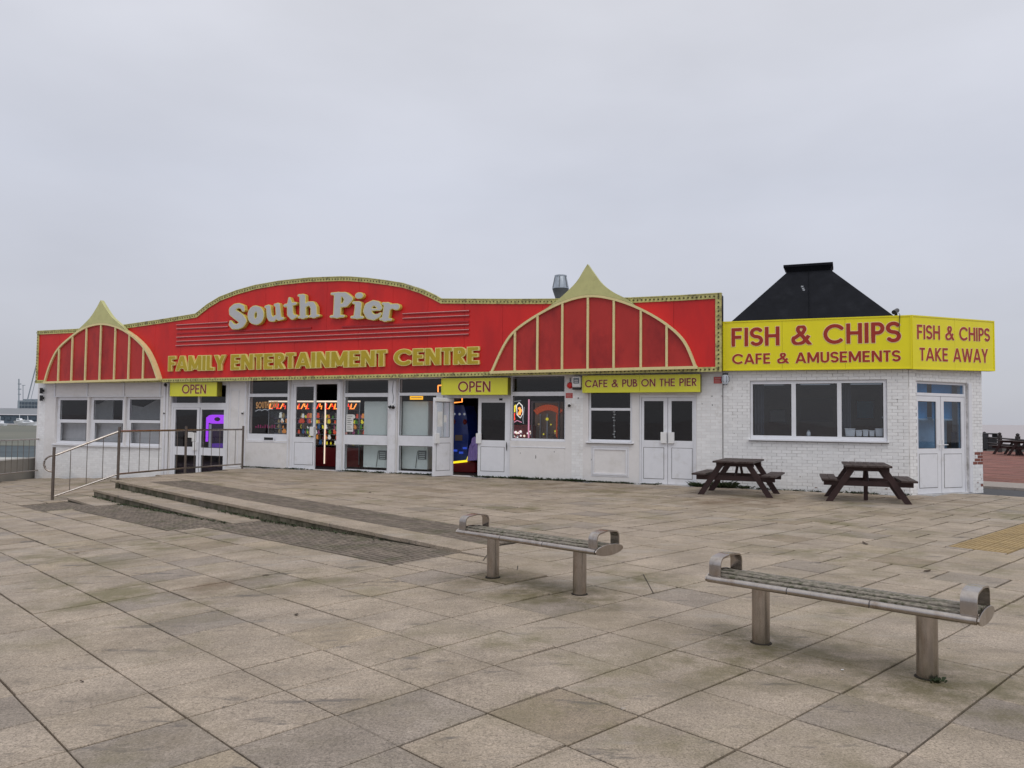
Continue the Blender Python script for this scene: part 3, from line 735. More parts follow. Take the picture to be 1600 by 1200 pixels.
# ---- bricks: nearest 300 are parts, the rest one joined part
brick_meshes = []
for c in (.965, .985, 1.0, 1.015, 1.03):
    m_ = MB(); m_.box(-.1025, .1025, 0, .03, -.034, .034, c=(c, c, c)); o = m_.build('brick', 'painted_brick', None, bevel=.003, tintattr=True, origin=(0, 0, 0)); brick_meshes.append(o.data); bpy.data.objects.remove(o)
m_ = MB(); m_.box(-.1025, .1025, 0, .026, -.0325, .0325, c=(1, 1, 1)); o = m_.build('brick', 'bare_brick', None, bevel=.006, tintattr=True, origin=(0, 0, 0)); bare_mesh = o.data; bpy.data.objects.remove(o)
bricks = []
def brick_zone(fr, x0, x1, z0, z1, hole=None, corner=False):
    row = 0; z = z0
    while z < z1-.03:
        x = x0 - (.1125 if row % 2 else 0)
        while x < x1-.02:
            a, b = max(x, x0), min(x+.215, x1)
            segs_ = [(a, b)]
            if hole and hole[1] < z+.04 < hole[3]:
                segs_ = [(a, min(b, hole[0])), (max(a, hole[2]), b)]
            for a_, b_ in segs_:
                if b_-a_ > .03: bricks.append((fr, (a_+b_)/2, z+.0355, b_-a_-.003, row))
            x += .225
        z += .075; row += 1
W9 = OR['w9']; W9b = (W9[0]-.004, W9[1]-.004, W9[2]+.004, W9[3]+.004)
brick_zone(FA, S_MID+.02, 0.0, -.03, 2.95, W9b)
D5 = FC.rect(1433, 597, 1513, 770.5)
brick_zone(FC, .03, D5[0]-.004, -.03, 2.95); brick_zone(FC, D5[2]+.004, CH_LEN, -.03, 2.95)
brick_zone(FC, D5[0]-.002, D5[2]+.002, D5[3]+.01, 2.95)
pz = [FA.px(893.5, 660)[0], FA.px(911, 660)[0]]
brick_zone(FA, pz[0], pz[1], .0, 2.78)
brick_zone(FA, FA.px(1089, 700)[0], S_MID-.004, -.0, 2.80)
for a, b in ((57.8, 68), (80, 252)):
    s0, s1 = FA.px(a, 715)[0], FA.px(b, 715)[0]; zt = FA.px(160, 698.5)[1] if b > 100 else 2.7
    brick_zone(FA, s0, s1, -.93, zt)
def brick_score(b):
    P = b[0].w(b[1], 0, b[2]); x_, y_, kk = proj(P); return b[3]/kk**2
bricks.sort(key=lambda b: -brick_score(b))
rest = MB()
# peeled patch on the far right pier
pc = FC.px(1527, 717); pc2 = FC.px(1529, 760)
for i, (fr, x, z, L_, row) in enumerate(bricks):
    prd = R.uniform(-.0022, .0022)
    M = fr.M @ Matrix.Translation((x, -.004+prd, z)) @ Matrix.Diagonal((L_/.205, 1, 1, 1))
    bare = fr is FC and abs(x-pc[0]) < .20 and abs(z-pc[1]) < .17 and not (abs(z-pc[1]-.02) < .03 and x < pc[0])
    if not bare and fr is FC and x > CH_LEN-.3 and z < .4 and R.random() < .05: bare = True
    if i < 290 or bare:
        o = bpy.data.objects.new('brick', bare_mesh if bare else R.choice(brick_meshes)); COL.objects.link(o); o.parent = bld
        o.matrix_basis = (Matrix.Translation(bld.location) @ Matrix.Rotation(FA.a, 4, 'Z')).inverted() @ M
        if bare: o['label'] = 'bare red brick where the white paint has peeled'
    else:
        c = R.choice([.96, .98, 1, 1.02, 1.04]); rest.box(-.1025, .1025, 0, .03, -.034, .034, c=(c, c, c), M=M)
tag(rest.build('far_brick', 'painted_brick', bld, tintattr=True), kind='stuff')
# chamfer wall backing
mb = MB(FC.M); plate(mb, (0.004, -.3, CH_LEN, 3.3), [(D5[0], .0, D5[2], D5[3])], .002, WT); mb.build('wall', 'painted_mortar', bld)
# peeled paint remnants near the foot of the right-hand pier
for (px_, py_, r_) in ((1524, 712, .022), (1531, 742, .012), (1527, 754, .014), (1533, 748, .01), (1526, 764, .013), (1532, 757, .012)):
    s0, z0 = FC.px(px_, py_)
    mb = MB(FC.M); pts = [(s0+r_*R.uniform(.7, 1.5)*math.cos(t), z0+r_*R.uniform(.6, 1.2)*math.sin(t)) for t in [i*math.pi/4 for i in range(8)]]
    mb.prism(pts, -.0195, -.013); mb.build('paint_chip', 'bare_brick' if r_ < .02 else 'painted_brick', bld, tintattr=True)

# ---- windows and doors
def frame_unit(fr, name, outer, panes, y0=.05, y1=.12, matn='white_upvc', gl='glass', parent=None, label=None, inset=0):
    o_ = outer
    mb = MB(fr.M); plate(mb, o_, panes, y0, y1); f = mb.build(name, matn, parent or bld, bevel=.006)
    if label: f['label'] = label
    for p in panes:
        pm = MB(fr.M); pm.box(p[0], p[2], y0+.03, y0+.038, p[1], p[3]); pm.build('pane', gl, f)
        # dark rubber gasket round the pane
        gm = MB(fr.M); t = .012; plate(gm, p, [(p[0]+t, p[1]+t, p[2]-t, p[3]-t)], y0+.022, y0+.028); gm.build('gasket', 'black_plastic', f)
    return f
def FR(*a, **k): return FA.rect(*a, **k)
def shr(r_, d=.004): return (r_[0]+d, r_[1]+d, r_[2]-d, r_[3]-d)
def win(key, panes, **kw):
    return frame_unit(FA, 'window', shr(OR[key]), [FR(*p) for p in panes], **kw)
win('w1', [(90.5, 625, 133, 655.5), (91, 660.5, 132.5, 689)], y0=.08, y1=.15)
win('w2', [(143, 625, 188.5, 656), (144.5, 661, 188.5, 691)], y0=.08, y1=.15)
win('w3', [(199.5, 624, 247.5, 656.5), (201, 661, 247.5, 693)], y0=.08, y1=.15)
for k_ in ('w1', 'w2', 'w3'):
    o_ = OR[k_]; mb = MB(FA.M); mb.box(o_[0]-.06, o_[2]+.06, -.07, .06, o_[1]-.05, o_[1]-.001); mb.build('window_sill', 'white_paint', bld, bevel=.006)
for x in (86.5, 137, 194, 251):          # battens and top panels over the three windows
    s0 = FA.px(x, 610)[0]; mb = MB(FA.M); mb.box(s0-.03, s0+.03, -.028, -.001, OR['w1'][3]+.03, 2.72); mb.build('batten', 'white_paint', bld)
mb = MB(FA.M); mb.box(OR['w1'][0]-.08, OR['w3'][2]+.08, -.035, -.001, OR['w1'][3]+.002, OR['w1'][3]+.028); mb.build('batten', 'white_paint', bld)
s0 = FA.px(256, 660)[0]
for dx in (0, .14): mb = MB(FA.M); mb.box(s0+dx, s0+dx+.07, -.05, -.001, -.9, 2.7); mb.build('post', 'white_paint', bld, bevel=.006)
win('w4', [(389, 594, 448, 615), (387.5, 620, 447, 678)])
mb = MB(FA.M); r_ = FR(413, 683.5, 427, 687.5); w4 = OR['w4']
mb.box(r_[0]-.04, r_[2]+.04, -.012, -.001, r_[1]-.03, r_[3]+.03); f = mb.build('letterbox', 'white_upvc', bld); mb = MB(FA.M); mb.box(r_[0], r_[2], -.016, -.0125, r_[1], r_[3]); mb.build('flap', 'black_plastic', f)
win('w5', [(538, 594, 605, 614), (537.5, 620, 604, 680), (536.5, 695, 603, 734)])
win('w6', [(623, 592, 690, 613.5), (622.5, 618, 680, 681), (621.5, 697, 677, 736.5)])
win('w7', [(799.5, 588, 881, 612), (799.5, 618.5, 881, 685.5)])
win('w8', [(922.5, 612, 984, 637.5), (922.5, 641.5, 984, 687)])
win('w9', [(1176, 600, 1236.5, 680.5), (1243.5, 599, 1308, 682), (1315, 598, 1380.5, 683.2)], gl='glass_dusty', y0=.04, y1=.12)
for k_, e_ in (('w8', .05), ('w9', .03)):
    o_ = OR[k_]; mb = MB(FA.M); mb.box(o_[0]-e_, o_[2]+e_, -.075, .038, o_[1]-.032, o_[1]+.002); mb.build('window_sill', 'white_upvc', bld, bevel=.006)
    mb = MB(FA.M); mb.box(o_[0]-e_, o_[2]+e_, -.02, .038, o_[1]-.045, o_[1]-.0335); mb.build('window_sill', 'dark_line', bld)
def panel_trim(fr, r_, y=-.001, d=.014, matn='white_paint', parent=None, t=.022):
    mb = MB(fr.M); plate(mb, r_, [(r_[0]+t, r_[1]+t, r_[2]-t, r_[3]-t)], y-d, y); return mb.build('panel_moulding', matn, parent or bld, bevel=.004)
def inset_panel(fr, r_, y, parent, matn='white_upvc'):
    """door panel: shadow groove and a raised field"""
    mb = MB(fr.M); mb.box(r_[0], r_[2], y-.0015, y-.0005, r_[1], r_[3]); g_ = mb.build('panel_groove', 'dark_line', parent)
    mb = MB(fr.M); mb.box(r_[0]+.012, r_[2]-.012, y-.007, y-.002, r_[1]+.012, r_[3]-.012); mb.build('panel', matn, parent, bevel=.003)
def door(fr, rect, glassr, panelr, y0=.05, y1=.105, gl='glass', handle=None, matn='white_upvc', lowglass=None, label=None, parent=None):
    gs = [glassr] + ([lowglass] if lowglass else [])
    f = frame_unit(fr, 'door', rect, gs, y0, y1, matn, gl, parent, label)
    if panelr: inset_panel(fr, panelr, y0, f, matn)
    if handle is not None:
        hx, hz, kind = handle
        mb = MB(fr.M)
        if kind == 'pad': mb.box(hx-.075, hx+.075, y0-.06, y0-.002, hz-.14, hz+.14)
        else:
            mb.box(hx-.016, hx+.016, y0-.012, y0-.001, hz-.12, hz+.12); mb.tube([(hx, y0-.04, hz), (hx+kind*.13, y0-.045, hz)], .011, 6); mb.tube([(hx, y0-.005, hz), (hx, y0-.045, hz)], .011, 6)
        mb.build('handle', 'white_plastic', f, bevel=.005 if kind == 'pad' else 0)
    return f
# d1: left double door behind the railing
o_ = OR['d1']; 
L1 = FR(268, 637, 308.5, 752); L2 = FR(310, 637, 351, 752); L1 = (L1[0], -.55, L1[2], L1[3]); L2 = (L2[0], -.55, L2[2], L2[3])
frame_unit(FA, 'door_frame', shr(o_), [FR(267.5, 604, 308, 629.5), FR(311, 604, 351.5, 629.5), (L1[0]-.003, -.6, L2[2]+.003, L1[3]+.003)][:2] , .05, .12) if False else None
mb = MB(FA.M); hs = [FR(267.5, 602, 308, 629.5), FR(311, 602, 351.5, 629.5), (L1[0]-.004, o_[1], L2[2]+.004, L1[3]+.004)]; plate(mb, shr(o_, .003), hs, .04, .13)
df = mb.build('door_frame', 'white_upvc', bld, bevel=.005)
for h_ in hs[:2]: pm = MB(FA.M); pm.box(h_[0], h_[2], .08, .088, h_[1], h_[3]); pm.build('pane', 'glass', df)
door(FA, L1, FR(271.5, 640, 305.5, 698), None, lowglass=FR(270.5, 711, 304, 746), handle=(FA.px(303.5, 697)[0], FA.px(303, 697)[1], 'pad'), label='left-hand leaf with notices taped on the glass')
door(FA, L2, FR(312.5, 640, 347.5, 700), None, lowglass=FR(311.5, 712, 346, 746))
mb = MB(FA.M)
for (a, b, c, d_) in ((291, 675, 299, 684), (297, 676, 304, 690)): r_ = FR(a, b, c, d_); mb.box(r_[0], r_[2], .072, .074, r_[1], r_[3])
mb.build('notice', 'paper_scrap', bld)
# white panelled wall between d1 and w4
panel_trim(FA, FR(359, 609, 372.5, 730), d=.012)
for x in (356, 383): s0 = FA.px(x, 660)[0]; mb = MB(FA.M); mb.box(s0-.025, s0+.025, -.02, -.001, -.0, 2.7); mb.build('batten', 'white_paint', bld)
# stall boards
def stall(x0, y0, x1, y1, label=None):
    r_ = FR(x0, y0, x1, y1); mb = MB(FA.M); mb.box(r_[0], r_[2], -.008, -.001, .02, r_[3]-.03); mb.build('stall_board', 'white_panel', bld, bevel=.003)
    mb = MB(FA.M); mb.box(r_[0]-.02, r_[2]+.02, -.016, -.001, r_[3]-.026, r_[3]-.002); mb.build('batten', 'white_paint', bld, bevel=.003)
stall(386, 690, 448, 728); stall(799, 698, 882, 748)
# cafe window stall board with framed panel
r_ = FR(926, 700, 980.5, 742.5); panel_trim(FA, r_, d=.02, t=.045); panel_trim(FA, (r_[0]-.035, r_[1]-.035, r_[2]+.035, r_[3]+.035), d=.01, t=.022)
# d2: half-open doorway
o_ = OR['d2']; L = FR(455.5, 600.5, 490.5, 733); L = (L[0], .02, L[2], L[3]); opn = FR(491.5, 600.5, 527, 733)
mb = MB(FA.M); plate(mb, shr(o_, .003), [(L[0]-.004, o_[1], opn[2], L[3]+.004)], .04, .13); mb.build('door_frame', 'white_upvc', bld, bevel=.005)
door(FA, L, FR(460.5, 604, 488, 683), FR(458, 691, 487.5, 726.5), handle=(FA.px(487, 674)[0], FA.px(487, 674)[1], 'pad'))
r_ = FR(527.5, 600, 533, 735); mb = MB(FA.M); mb.box(r_[0], r_[2], -.06, -.002, .02, 2.68); mb.build('post', 'white_paint', bld, bevel=.006)
# mid post with twin floodlights
r_ = FR(606, 600, 620, 738); mb = MB(FA.M); mb.box(r_[0]+.03, r_[2]-.03, -.045, -.002, .0, 2.70); mb.build('post', 'white_paint', bld, bevel=.006)
for x in (450.8, 534): s0 = FA.px(x, 660)[0]; mb = MB(FA.M); mb.box(s0-.02, s0+.02, -.03, -.001, .0, 2.7); mb.build('batten', 'white_paint', bld)
# d3: main entrance below the right-hand OPEN sign
o_ = OR['d3']; Rr = FR(745.5, 622, 792.5, 745); Rr = (Rr[0], .02, Rr[2], Rr[3]); opx = FA.px(705.5, 680)[0]
mb = MB(FA.M); plate(mb, shr(o_, .003), [(opx, o_[1], Rr[2]+.004, Rr[3]+.004)], .04, .13); mb.build('door_frame', 'white_upvc', bld, bevel=.005)
dr = door(FA, Rr, FR(750.5, 629, 788, 688), FR(749.5, 698, 787, 737), handle=(FA.px(747.5, 685)[0], FA.px(747.5, 685)[1], 'pad'))
mb = MB(FA.M); r_ = FR(779, 622.5, 784, 625.5); mb.box(r_[0], r_[2], .035, .049, r_[1], r_[3]); mb.build('door_closer', 'black_plastic', dr)
# its left leaf stands open, hinged at the left jamb
hp = FA.w(opx+.02, .03, 0); fp_ = gnd(677, 745.5); dv = fp_-hp; LW = dv.length
FD = Frame((fp_.x, fp_.y, 0), math.atan2(-dv.y, -dv.x)); HT = FA.rect(705, 621, 745, 745)[3]-.02
dl = door(FD, (0, .02, LW, HT), (.10, 1.08, LW-.10, HT-.12), (.09, .16, LW-.09, .93), y0=-.0, y1=.05, handle=(.09, 1.06, 'pad'), label='open leaf swung out over the paving')
mb = MB(FD.M); mb.box(.03, LW-.04, -.05, -.002, HT-.10, HT-.02); mb.build('door_closer', 'white_plastic', dl)
mb = MB(FD.M); mb.box(.15, .34, .024, .026, 1.38, 1.80); mb.box(.40, .5, .024, .026, 1.5, 1.70); mb.build('notice', 'paper_scrap', dl)
# d4: cafe doors
o_ = OR['d4']; A4 = FR(1001.5, 621.5, 1042.3, 757); B4 = FR(1043, 621.5, 1084, 758.5); A4 = (A4[0], .02, A4[2], A4[3]); B4 = (B4[0], .02, B4[2], A4[3])
mb = MB(FA.M); plate(mb, shr(o_, .003), [(A4[0]-.004, o_[1], B4[2]+.004, A4[3]+.004)], .02, .13); mb.build('door_frame', 'white_upvc', bld, bevel=.005)
hz = FA.px(1042, 684)[1]
door(FA, A4, FR(1005.5, 626.5, 1036, 688), FR(1004.5, 699, 1037, 748.5), handle=(A4[2]-.09, hz, 'pad'))
door(FA, B4, FR(1048.5, 626.5, 1081, 689), FR(1048.5, 700, 1081.5, 749), handle=(B4[0]+.09, hz, 'pad'))
# d5: chamfer doors
T5 = FC.rect(1436, 600.5, 1509, 614.5); A5 = FC.rect(1436.5, 620, 1474, 769); B5 = FC.rect(1474.8, 620, 1511, 769); zt5 = max(A5[3], B5[3])
A5 = (D5[0]+.05, .01, A5[2], zt5); B5 = (B5[0], .01, D5[2]-.05, zt5)
mb = MB(FC.M); plate(mb, shr((D5[0], .0, D5[2], D5[3]), .003), [T5, (A5[0]-.004, 0, B5[2]+.004, zt5+.004)], .05, .14); df = mb.build('door_frame', 'white_upvc', bld, bevel=.005)
pm = MB(FC.M); pm.box(T5[0], T5[2], .08, .088, T5[1], T5[3]); pm.build('pane', 'glass_blue', df)
hz = FC.px(1475, 695)[1]
ga = FC.rect(1438.5, 627, 1467, 701); gb = FC.rect(1478.8, 627.5, 1506, 701)
door(FC, A5, ga, FC.rect(1440, 709, 1469, 763), y0=.06, y1=.12, gl='glass_blue', handle=(A5[2]-.045, hz, -1))
door(FC, B5, gb, FC.rect(1479, 709, 1507, 762.5), y0=.06, y1=.12, gl='glass_blue', handle=(B5[0]+.045, hz, 1))
mb = MB(FC.M); mb.box(D5[2]+.002, D5[2]+.12, -.03, -.002, 0, D5[3]); mb.build('batten', 'white_paint', bld, bevel=.004)
# thin vertical movement joint in the brickwork
s0 = FA.px(1129.6, 680)[0]; mb = MB(FA.M); mb.box(s0-.006, s0+.006, -.017, -.013, 0, 2.8); mb.build('joint_strip', 'dark_line', bld)

# ---- black hipped roof over the cafe block
mb = MB(FA.M)
sc_ = -3.0; yc = 4.6
cb = FA.M.inverted() @ at_depth(1265, 425, (FA.w(-3.0, 4.6, 0)).y)
cx, cy = cb.x, 4.6; zc = cb.z
def zpx(px_, py_, Y): return at_depth(px_, py_, Y).z
Yc = FA.w(cx, cy, 0).y
ztop = zpx(1265, 427, Yc); hw = 70/F*Yc/2*.91
b0, b1, by0, by1 = cx-2.95, cx+3.15, cy-2.6, cy+2.6; zb = 3.35
t0, t1 = cx-hw, cx+hw
vs = [(b0, by0, zb), (b1, by0, zb), (b1, by1, zb), (b0, by1, zb), (t0, cy-.35, ztop), (t1, cy-.35, ztop), (t1, cy+.35, ztop), (t0, cy+.35, ztop)]
mb.add(vs, [(0, 1, 5, 4), (1, 2, 6, 5), (2, 3, 7, 6), (3, 0, 4, 7), (4, 5, 6, 7)]); rf = mb.build('hip_roof', 'black_felt', bld)
mb = MB(FA.M); z2 = zpx(1265, 416, Yc)
vs = [(t0+.02, cy-.33, ztop), (t1-.02, cy-.33, ztop), (t1-.02, cy+.33, ztop), (t0+.02, cy+.33, ztop), (t0-.08, cy-.42, z2-.07), (t1+.05, cy-.42, z2-.07), (t1+.05, cy+.42, z2-.07), (t0-.08, cy+.42, z2-.07)]
mb.add(vs, [(0, 1, 5, 4), (1, 2, 6, 5), (2, 3, 7, 6), (3, 0, 4, 7)]); mb.box(t0-.09, t1+.06, cy-.44, cy+.44, z2-.07, z2); mb.build('roof_cap', 'black_felt', rf)
for fx in (.5,):       # felt lap seams on the front slope
    mb = MB(FA.M); a = Vector((b0+(b1-b0)*fx, by0, zb)); b = Vector((t0+(t1-t0)*fx, cy-.35, ztop)); d_ = Vector((0, -.012, .012)); mb.tube([a+d_, b+d_], .008, 4); mb.build('felt_seam', 'black_felt', rf)
mb = MB(FA.M)
for i, (fx, fz) in enumerate(((.42, .80), (.435, .775), (.445, .755))):
    a = Vector((b0+(b1-b0)*fx, by0, zb)); b = Vector((t0+(t1-t0)*fx, cy-.35, ztop)); q = a.lerp(b, fz)
    mb = MB(FA.M @ Matrix.Translation(q+Vector((0, -.01, .01)))); mb.box(-.03, .03, -.004, .004, -.02, .015 if i else .02); mb.build('bird_dropping', 'far_roof', rf)
# ================================================================== SIGNS
YF = -.30      # front plane of the red fascia
top_px = [(59.5, 518), (90, 516.5), (120, 515), (195, 508.5), (250, 500.5), (290, 494), (307, 491), (325, 476.5), (344, 465), (370, 455), (400, 446.5), (437, 440), (484, 435), (531, 433.3), (547, 433.4), (575, 435.5), (603, 439), (631, 443.5), (659, 452.3), (678, 461), (690, 468), (800, 468.6), (870, 468.2), (985, 466.5), (1060, 463), (1127.5, 459)]
bot_px = [(56.5, 599), (255, 597.3), (440, 594), (600, 591), (740, 588), (900, 585), (1128, 580.5)]
def P2(pts, off): return [FA.px(x, y, off) for x, y in pts]
top = P2(top_px, YF); bot = P2(bot_px, YF); bot[0] = (top[0][0], bot[0][1]); bot[-1] = (top[-1][0], bot[-1][1])
fas = empty('fascia_sign', tuple(FA.w(-10, YF, 2.7)), 'huge red fascia sign with South Pier and Family Entertainment Centre lettering along the roofline', 'sign', rz=FA.a)
def lerp_poly(pl, x):
    for a, b in zip(pl, pl[1:]):
        if a[0] <= x <= b[0]: t = (x-a[0])/(b[0]-a[0]+1e-9); return a[1]+(b[1]-a[1])*t
    return pl[-1][1] if x > pl[-1][0] else pl[0][1]
# front made of separate upright sheets with hairline joints
nsh = 21; xs_ = [top[0][0]+(top[-1][0]-top[0][0])*i/nsh for i in range(nsh+1)]
for i in range(nsh):
    a, b = xs_[i]+.003, xs_[i+1]-.003
    tp = [(a, lerp_poly(top, a)-.01)] + [p_ for p_ in [(q_[0], q_[1]-.01) for q_ in top] if a < p_[0] < b] + [(b, lerp_poly(top, b)-.01)]
    bp_ = [(a, lerp_poly(bot, a)+.02), (b, lerp_poly(bot, b)+.02)]
    mb = MB(FA.M); mb.prism([bp_[0], bp_[1]] + list(reversed(tp)), YF, YF+.03); mb.build('red_sheet', 'red_panel', fas)
mb = MB(FA.M)     # body behind: deep casing, dark side return
poly = [(bot[0][0], bot[0][1]+.02)] + [(p[0], p[1]+.02) for p in bot[1:]] + list(reversed([(p[0], p[1]-.02) for p in top]))
mb.prism(poly, YF+.031, YF+.30); mb.build('casing', 'black_plastic', fas)
# edge strips (top, bottom, both ends) with rows of bulbs
def strip(path, wd, name='edge_strip', y0=YF-.035, y1=YF-.001, side=1, matn='bulb_strip'):
    mb = MB(FA.M); n_ = len(path); offp = []
    for i in range(n_):
        a, b = path[max(i-1, 0)], path[min(i+1, n_-1)]; dx, dz = b[0]-a[0], b[1]-a[1]; L_ = math.hypot(dx, dz)
        offp.append((path[i][0]+dz/L_*wd*side, path[i][1]-dx/L_*wd*side))
    for i in range(n_-1):
        q = [path[i], path[i+1], offp[i+1], offp[i]]
        if (q[1][0]-q[0][0])*(q[2][1]-q[1][1])-(q[1][1]-q[0][1])*(q[2][0]-q[1][0]) < 0: q = q[::-1]
        mb.prism(q, y0, y1)
    return mb.build(name, matn, fas)
WS = .115
strip(top, WS); strip(bot, WS, side=-1)
strip([(top[-1][0], bot[-1][1]+WS), (top[-1][0], top[-1][1]-WS)], WS+.03, side=-1); strip([(top[0][0], bot[0][1]+WS), (top[0][0], top[0][1]-WS)], WS*.8, side=1)
# pale capping on top edge
mb = MB(FA.M)
for a, b in zip(top, top[1:]): mb.prism([(a[0], a[1]+.002), (b[0], b[1]+.002), (b[0], b[1]+.024), (a[0], a[1]+.024)], YF-.05, YF+.12)
mb.build('capping', 'bulb_strip', fas)
mb = MB(FA.M)
def bulbs(path, inset, sg, r_=.021, pitch=.105):
    d = 0
    for a, b in zip(path, path[1:]):
        L_ = math.hypot(b[0]-a[0], b[1]-a[1]); dx, dz = (b[0]-a[0])/L_, (b[1]-a[1])/L_
        while d < L_:
            mb.ball((a[0]+dx*d+dz*inset*sg, YF-.045, a[1]+dz*d-dx*inset*sg), r_*(1 if a[0] < -8 else 1.2), seg=5, rings=3); d += pitch
        d -= L_
bulbs(top, .055, 1); bulbs(bot, .055, -1); bulbs([(top[-1][0], bot[-1][1]+.1), top[-1]], .07, -1); bulbs([(top[0][0], bot[0][1]+.1), top[0]], .05, 1)
tag(mb.build('light_bulb', 'bulb', fas), kind='stuff')
# striping rods
for (x0, y0, x1, y1, dull) in ((277, 507.8, 357, 503.2, 0), (630, 490.3, 734, 485.4, 0), (277, 514, 357, 510.5, 0), (630, 497.5, 734, 492.8, 0), (277, 520.5, 487, 511.5, 1), (535, 510, 733, 501.5, 1), (277, 527, 733.5, 507, 0), (277, 533.4, 733.5, 515, 0), (276, 540, 733, 522, 0)):
    a = FA.px(x0, y0, YF); b = FA.px(x1, y1, YF)
    mb = MB(FA.M); h_ = .018; q = [(a[0], a[1]-h_*2), (b[0], b[1]-h_*2), (b[0], b[1]+h_*.6), (a[0], a[1]+h_*.6)]; mb.prism(q, YF-.03, YF-.002); st = mb.build('stripe', 'red_trim', fas)
    if not dull: mb = MB(FA.M); mb.tube([(a[0], YF-.04, a[1]), (b[0], YF-.04, b[1])], .008, 6); mb.build('neon_tube', 'neon_tube', st)
# South Pier, thick letters each on its own
SP = [('S', 357.3, 386.3, 473.4, 514.7, 4), ('o', 386.8, 413, 477, 508, 5), ('u', 412.8, 444.5, 473.2, 503, 7), ('t', 442.6, 465.8, 464, 500, 5), ('h', 464.4, 500.6, 458.2, 498.4, 2),
      ('P', 515.2, 551.8, 455.4, 497.5, -1), ('i', 547.6, 569.4, 456.8, 499, -4), ('e', 567.2, 597.8, 468.6, 500.6, -4), ('r', 592.6, 625.4, 471.4, 502.8, -7)]
for ch, x0, x1, y0, y1, rot in SP:
    yl = YF-.13; a = FA.px(x0, (y0+y1)/2, yl)[0]; b = FA.px(x1, (y0+y1)/2, yl)[0]; zt = FA.px((x0+x1)/2, y0, yl)[1]; zb_ = FA.px((x0+x1)/2, y1, yl)[1]
    g, _ = outlines((ch, None, None), 0, 60); pts = [p for gr_ in g for p in gr_[0]]
    cr, sr = math.cos(math.radians(rot)), math.sin(math.radians(rot))
    rp = [(p[0]*cr-p[1]*sr, p[0]*sr+p[1]*cr) for p in pts]
    gx0, gx1 = min(p[0] for p in rp), max(p[0] for p in rp); gy0, gy1 = min(p[1] for p in rp), max(p[1] for p in rp)
    def fn(x, y):
        X_, Y_ = x*cr-y*sr, x*sr+y*cr; return (a+(X_-gx0)/(gx1-gx0)*(b-a), zb_+(Y_-gy0)/(gy1-gy0)*(zt-zb_))
    mb = MB(FA.M); put_glyph(mb, (ch, None, None), fn, YF-.128, YF-.012, 0, 0, res=60); lt = mb.build('letter', 'yellow_return', fas)
    mb = MB(FA.M); put_glyph(mb, (ch, None, None), fn, YF-.136, YF-.1285, -.004, 0, res=60); mb.build('letter_rim', 'pale_gold', lt)
    mb = MB(FA.M); put_glyph(mb, (ch, None, None), fn, YF-.142, YF-.1365, -.026, 0, res=60); mb.build('letter_face', 'grey_face', lt)
# FAMILY ENTERTAINMENT CENTRE
for word, p0, p1, h0, h1 in (('FAMILY', (262, 580), (350.5, 578.6), 23.7, 24.2), ('ENTERTAINMENT', (359.8, 578.4), (603.5, 572.3), 24.6, 26.2), ('CENTRE', (614.5, 571.8), (748.5, 569), 26.2, 27.6)):
    yl = YF-.09
    for ch, fn in lay(FA, word, p0, p1, h0, h1, yl, .25, .23, .035):
        k_ = (ch, .25, .215)
        mb = MB(FA.M); put_glyph(mb, k_, fn, YF-.085, YF-.01, .012); lt = mb.build('letter', 'pale_gold', fas)
        mb = MB(FA.M); put_glyph(mb, k_, fn, YF-.092, YF-.0855, -.030); mb.build('letter_face', 'gold_face', lt)
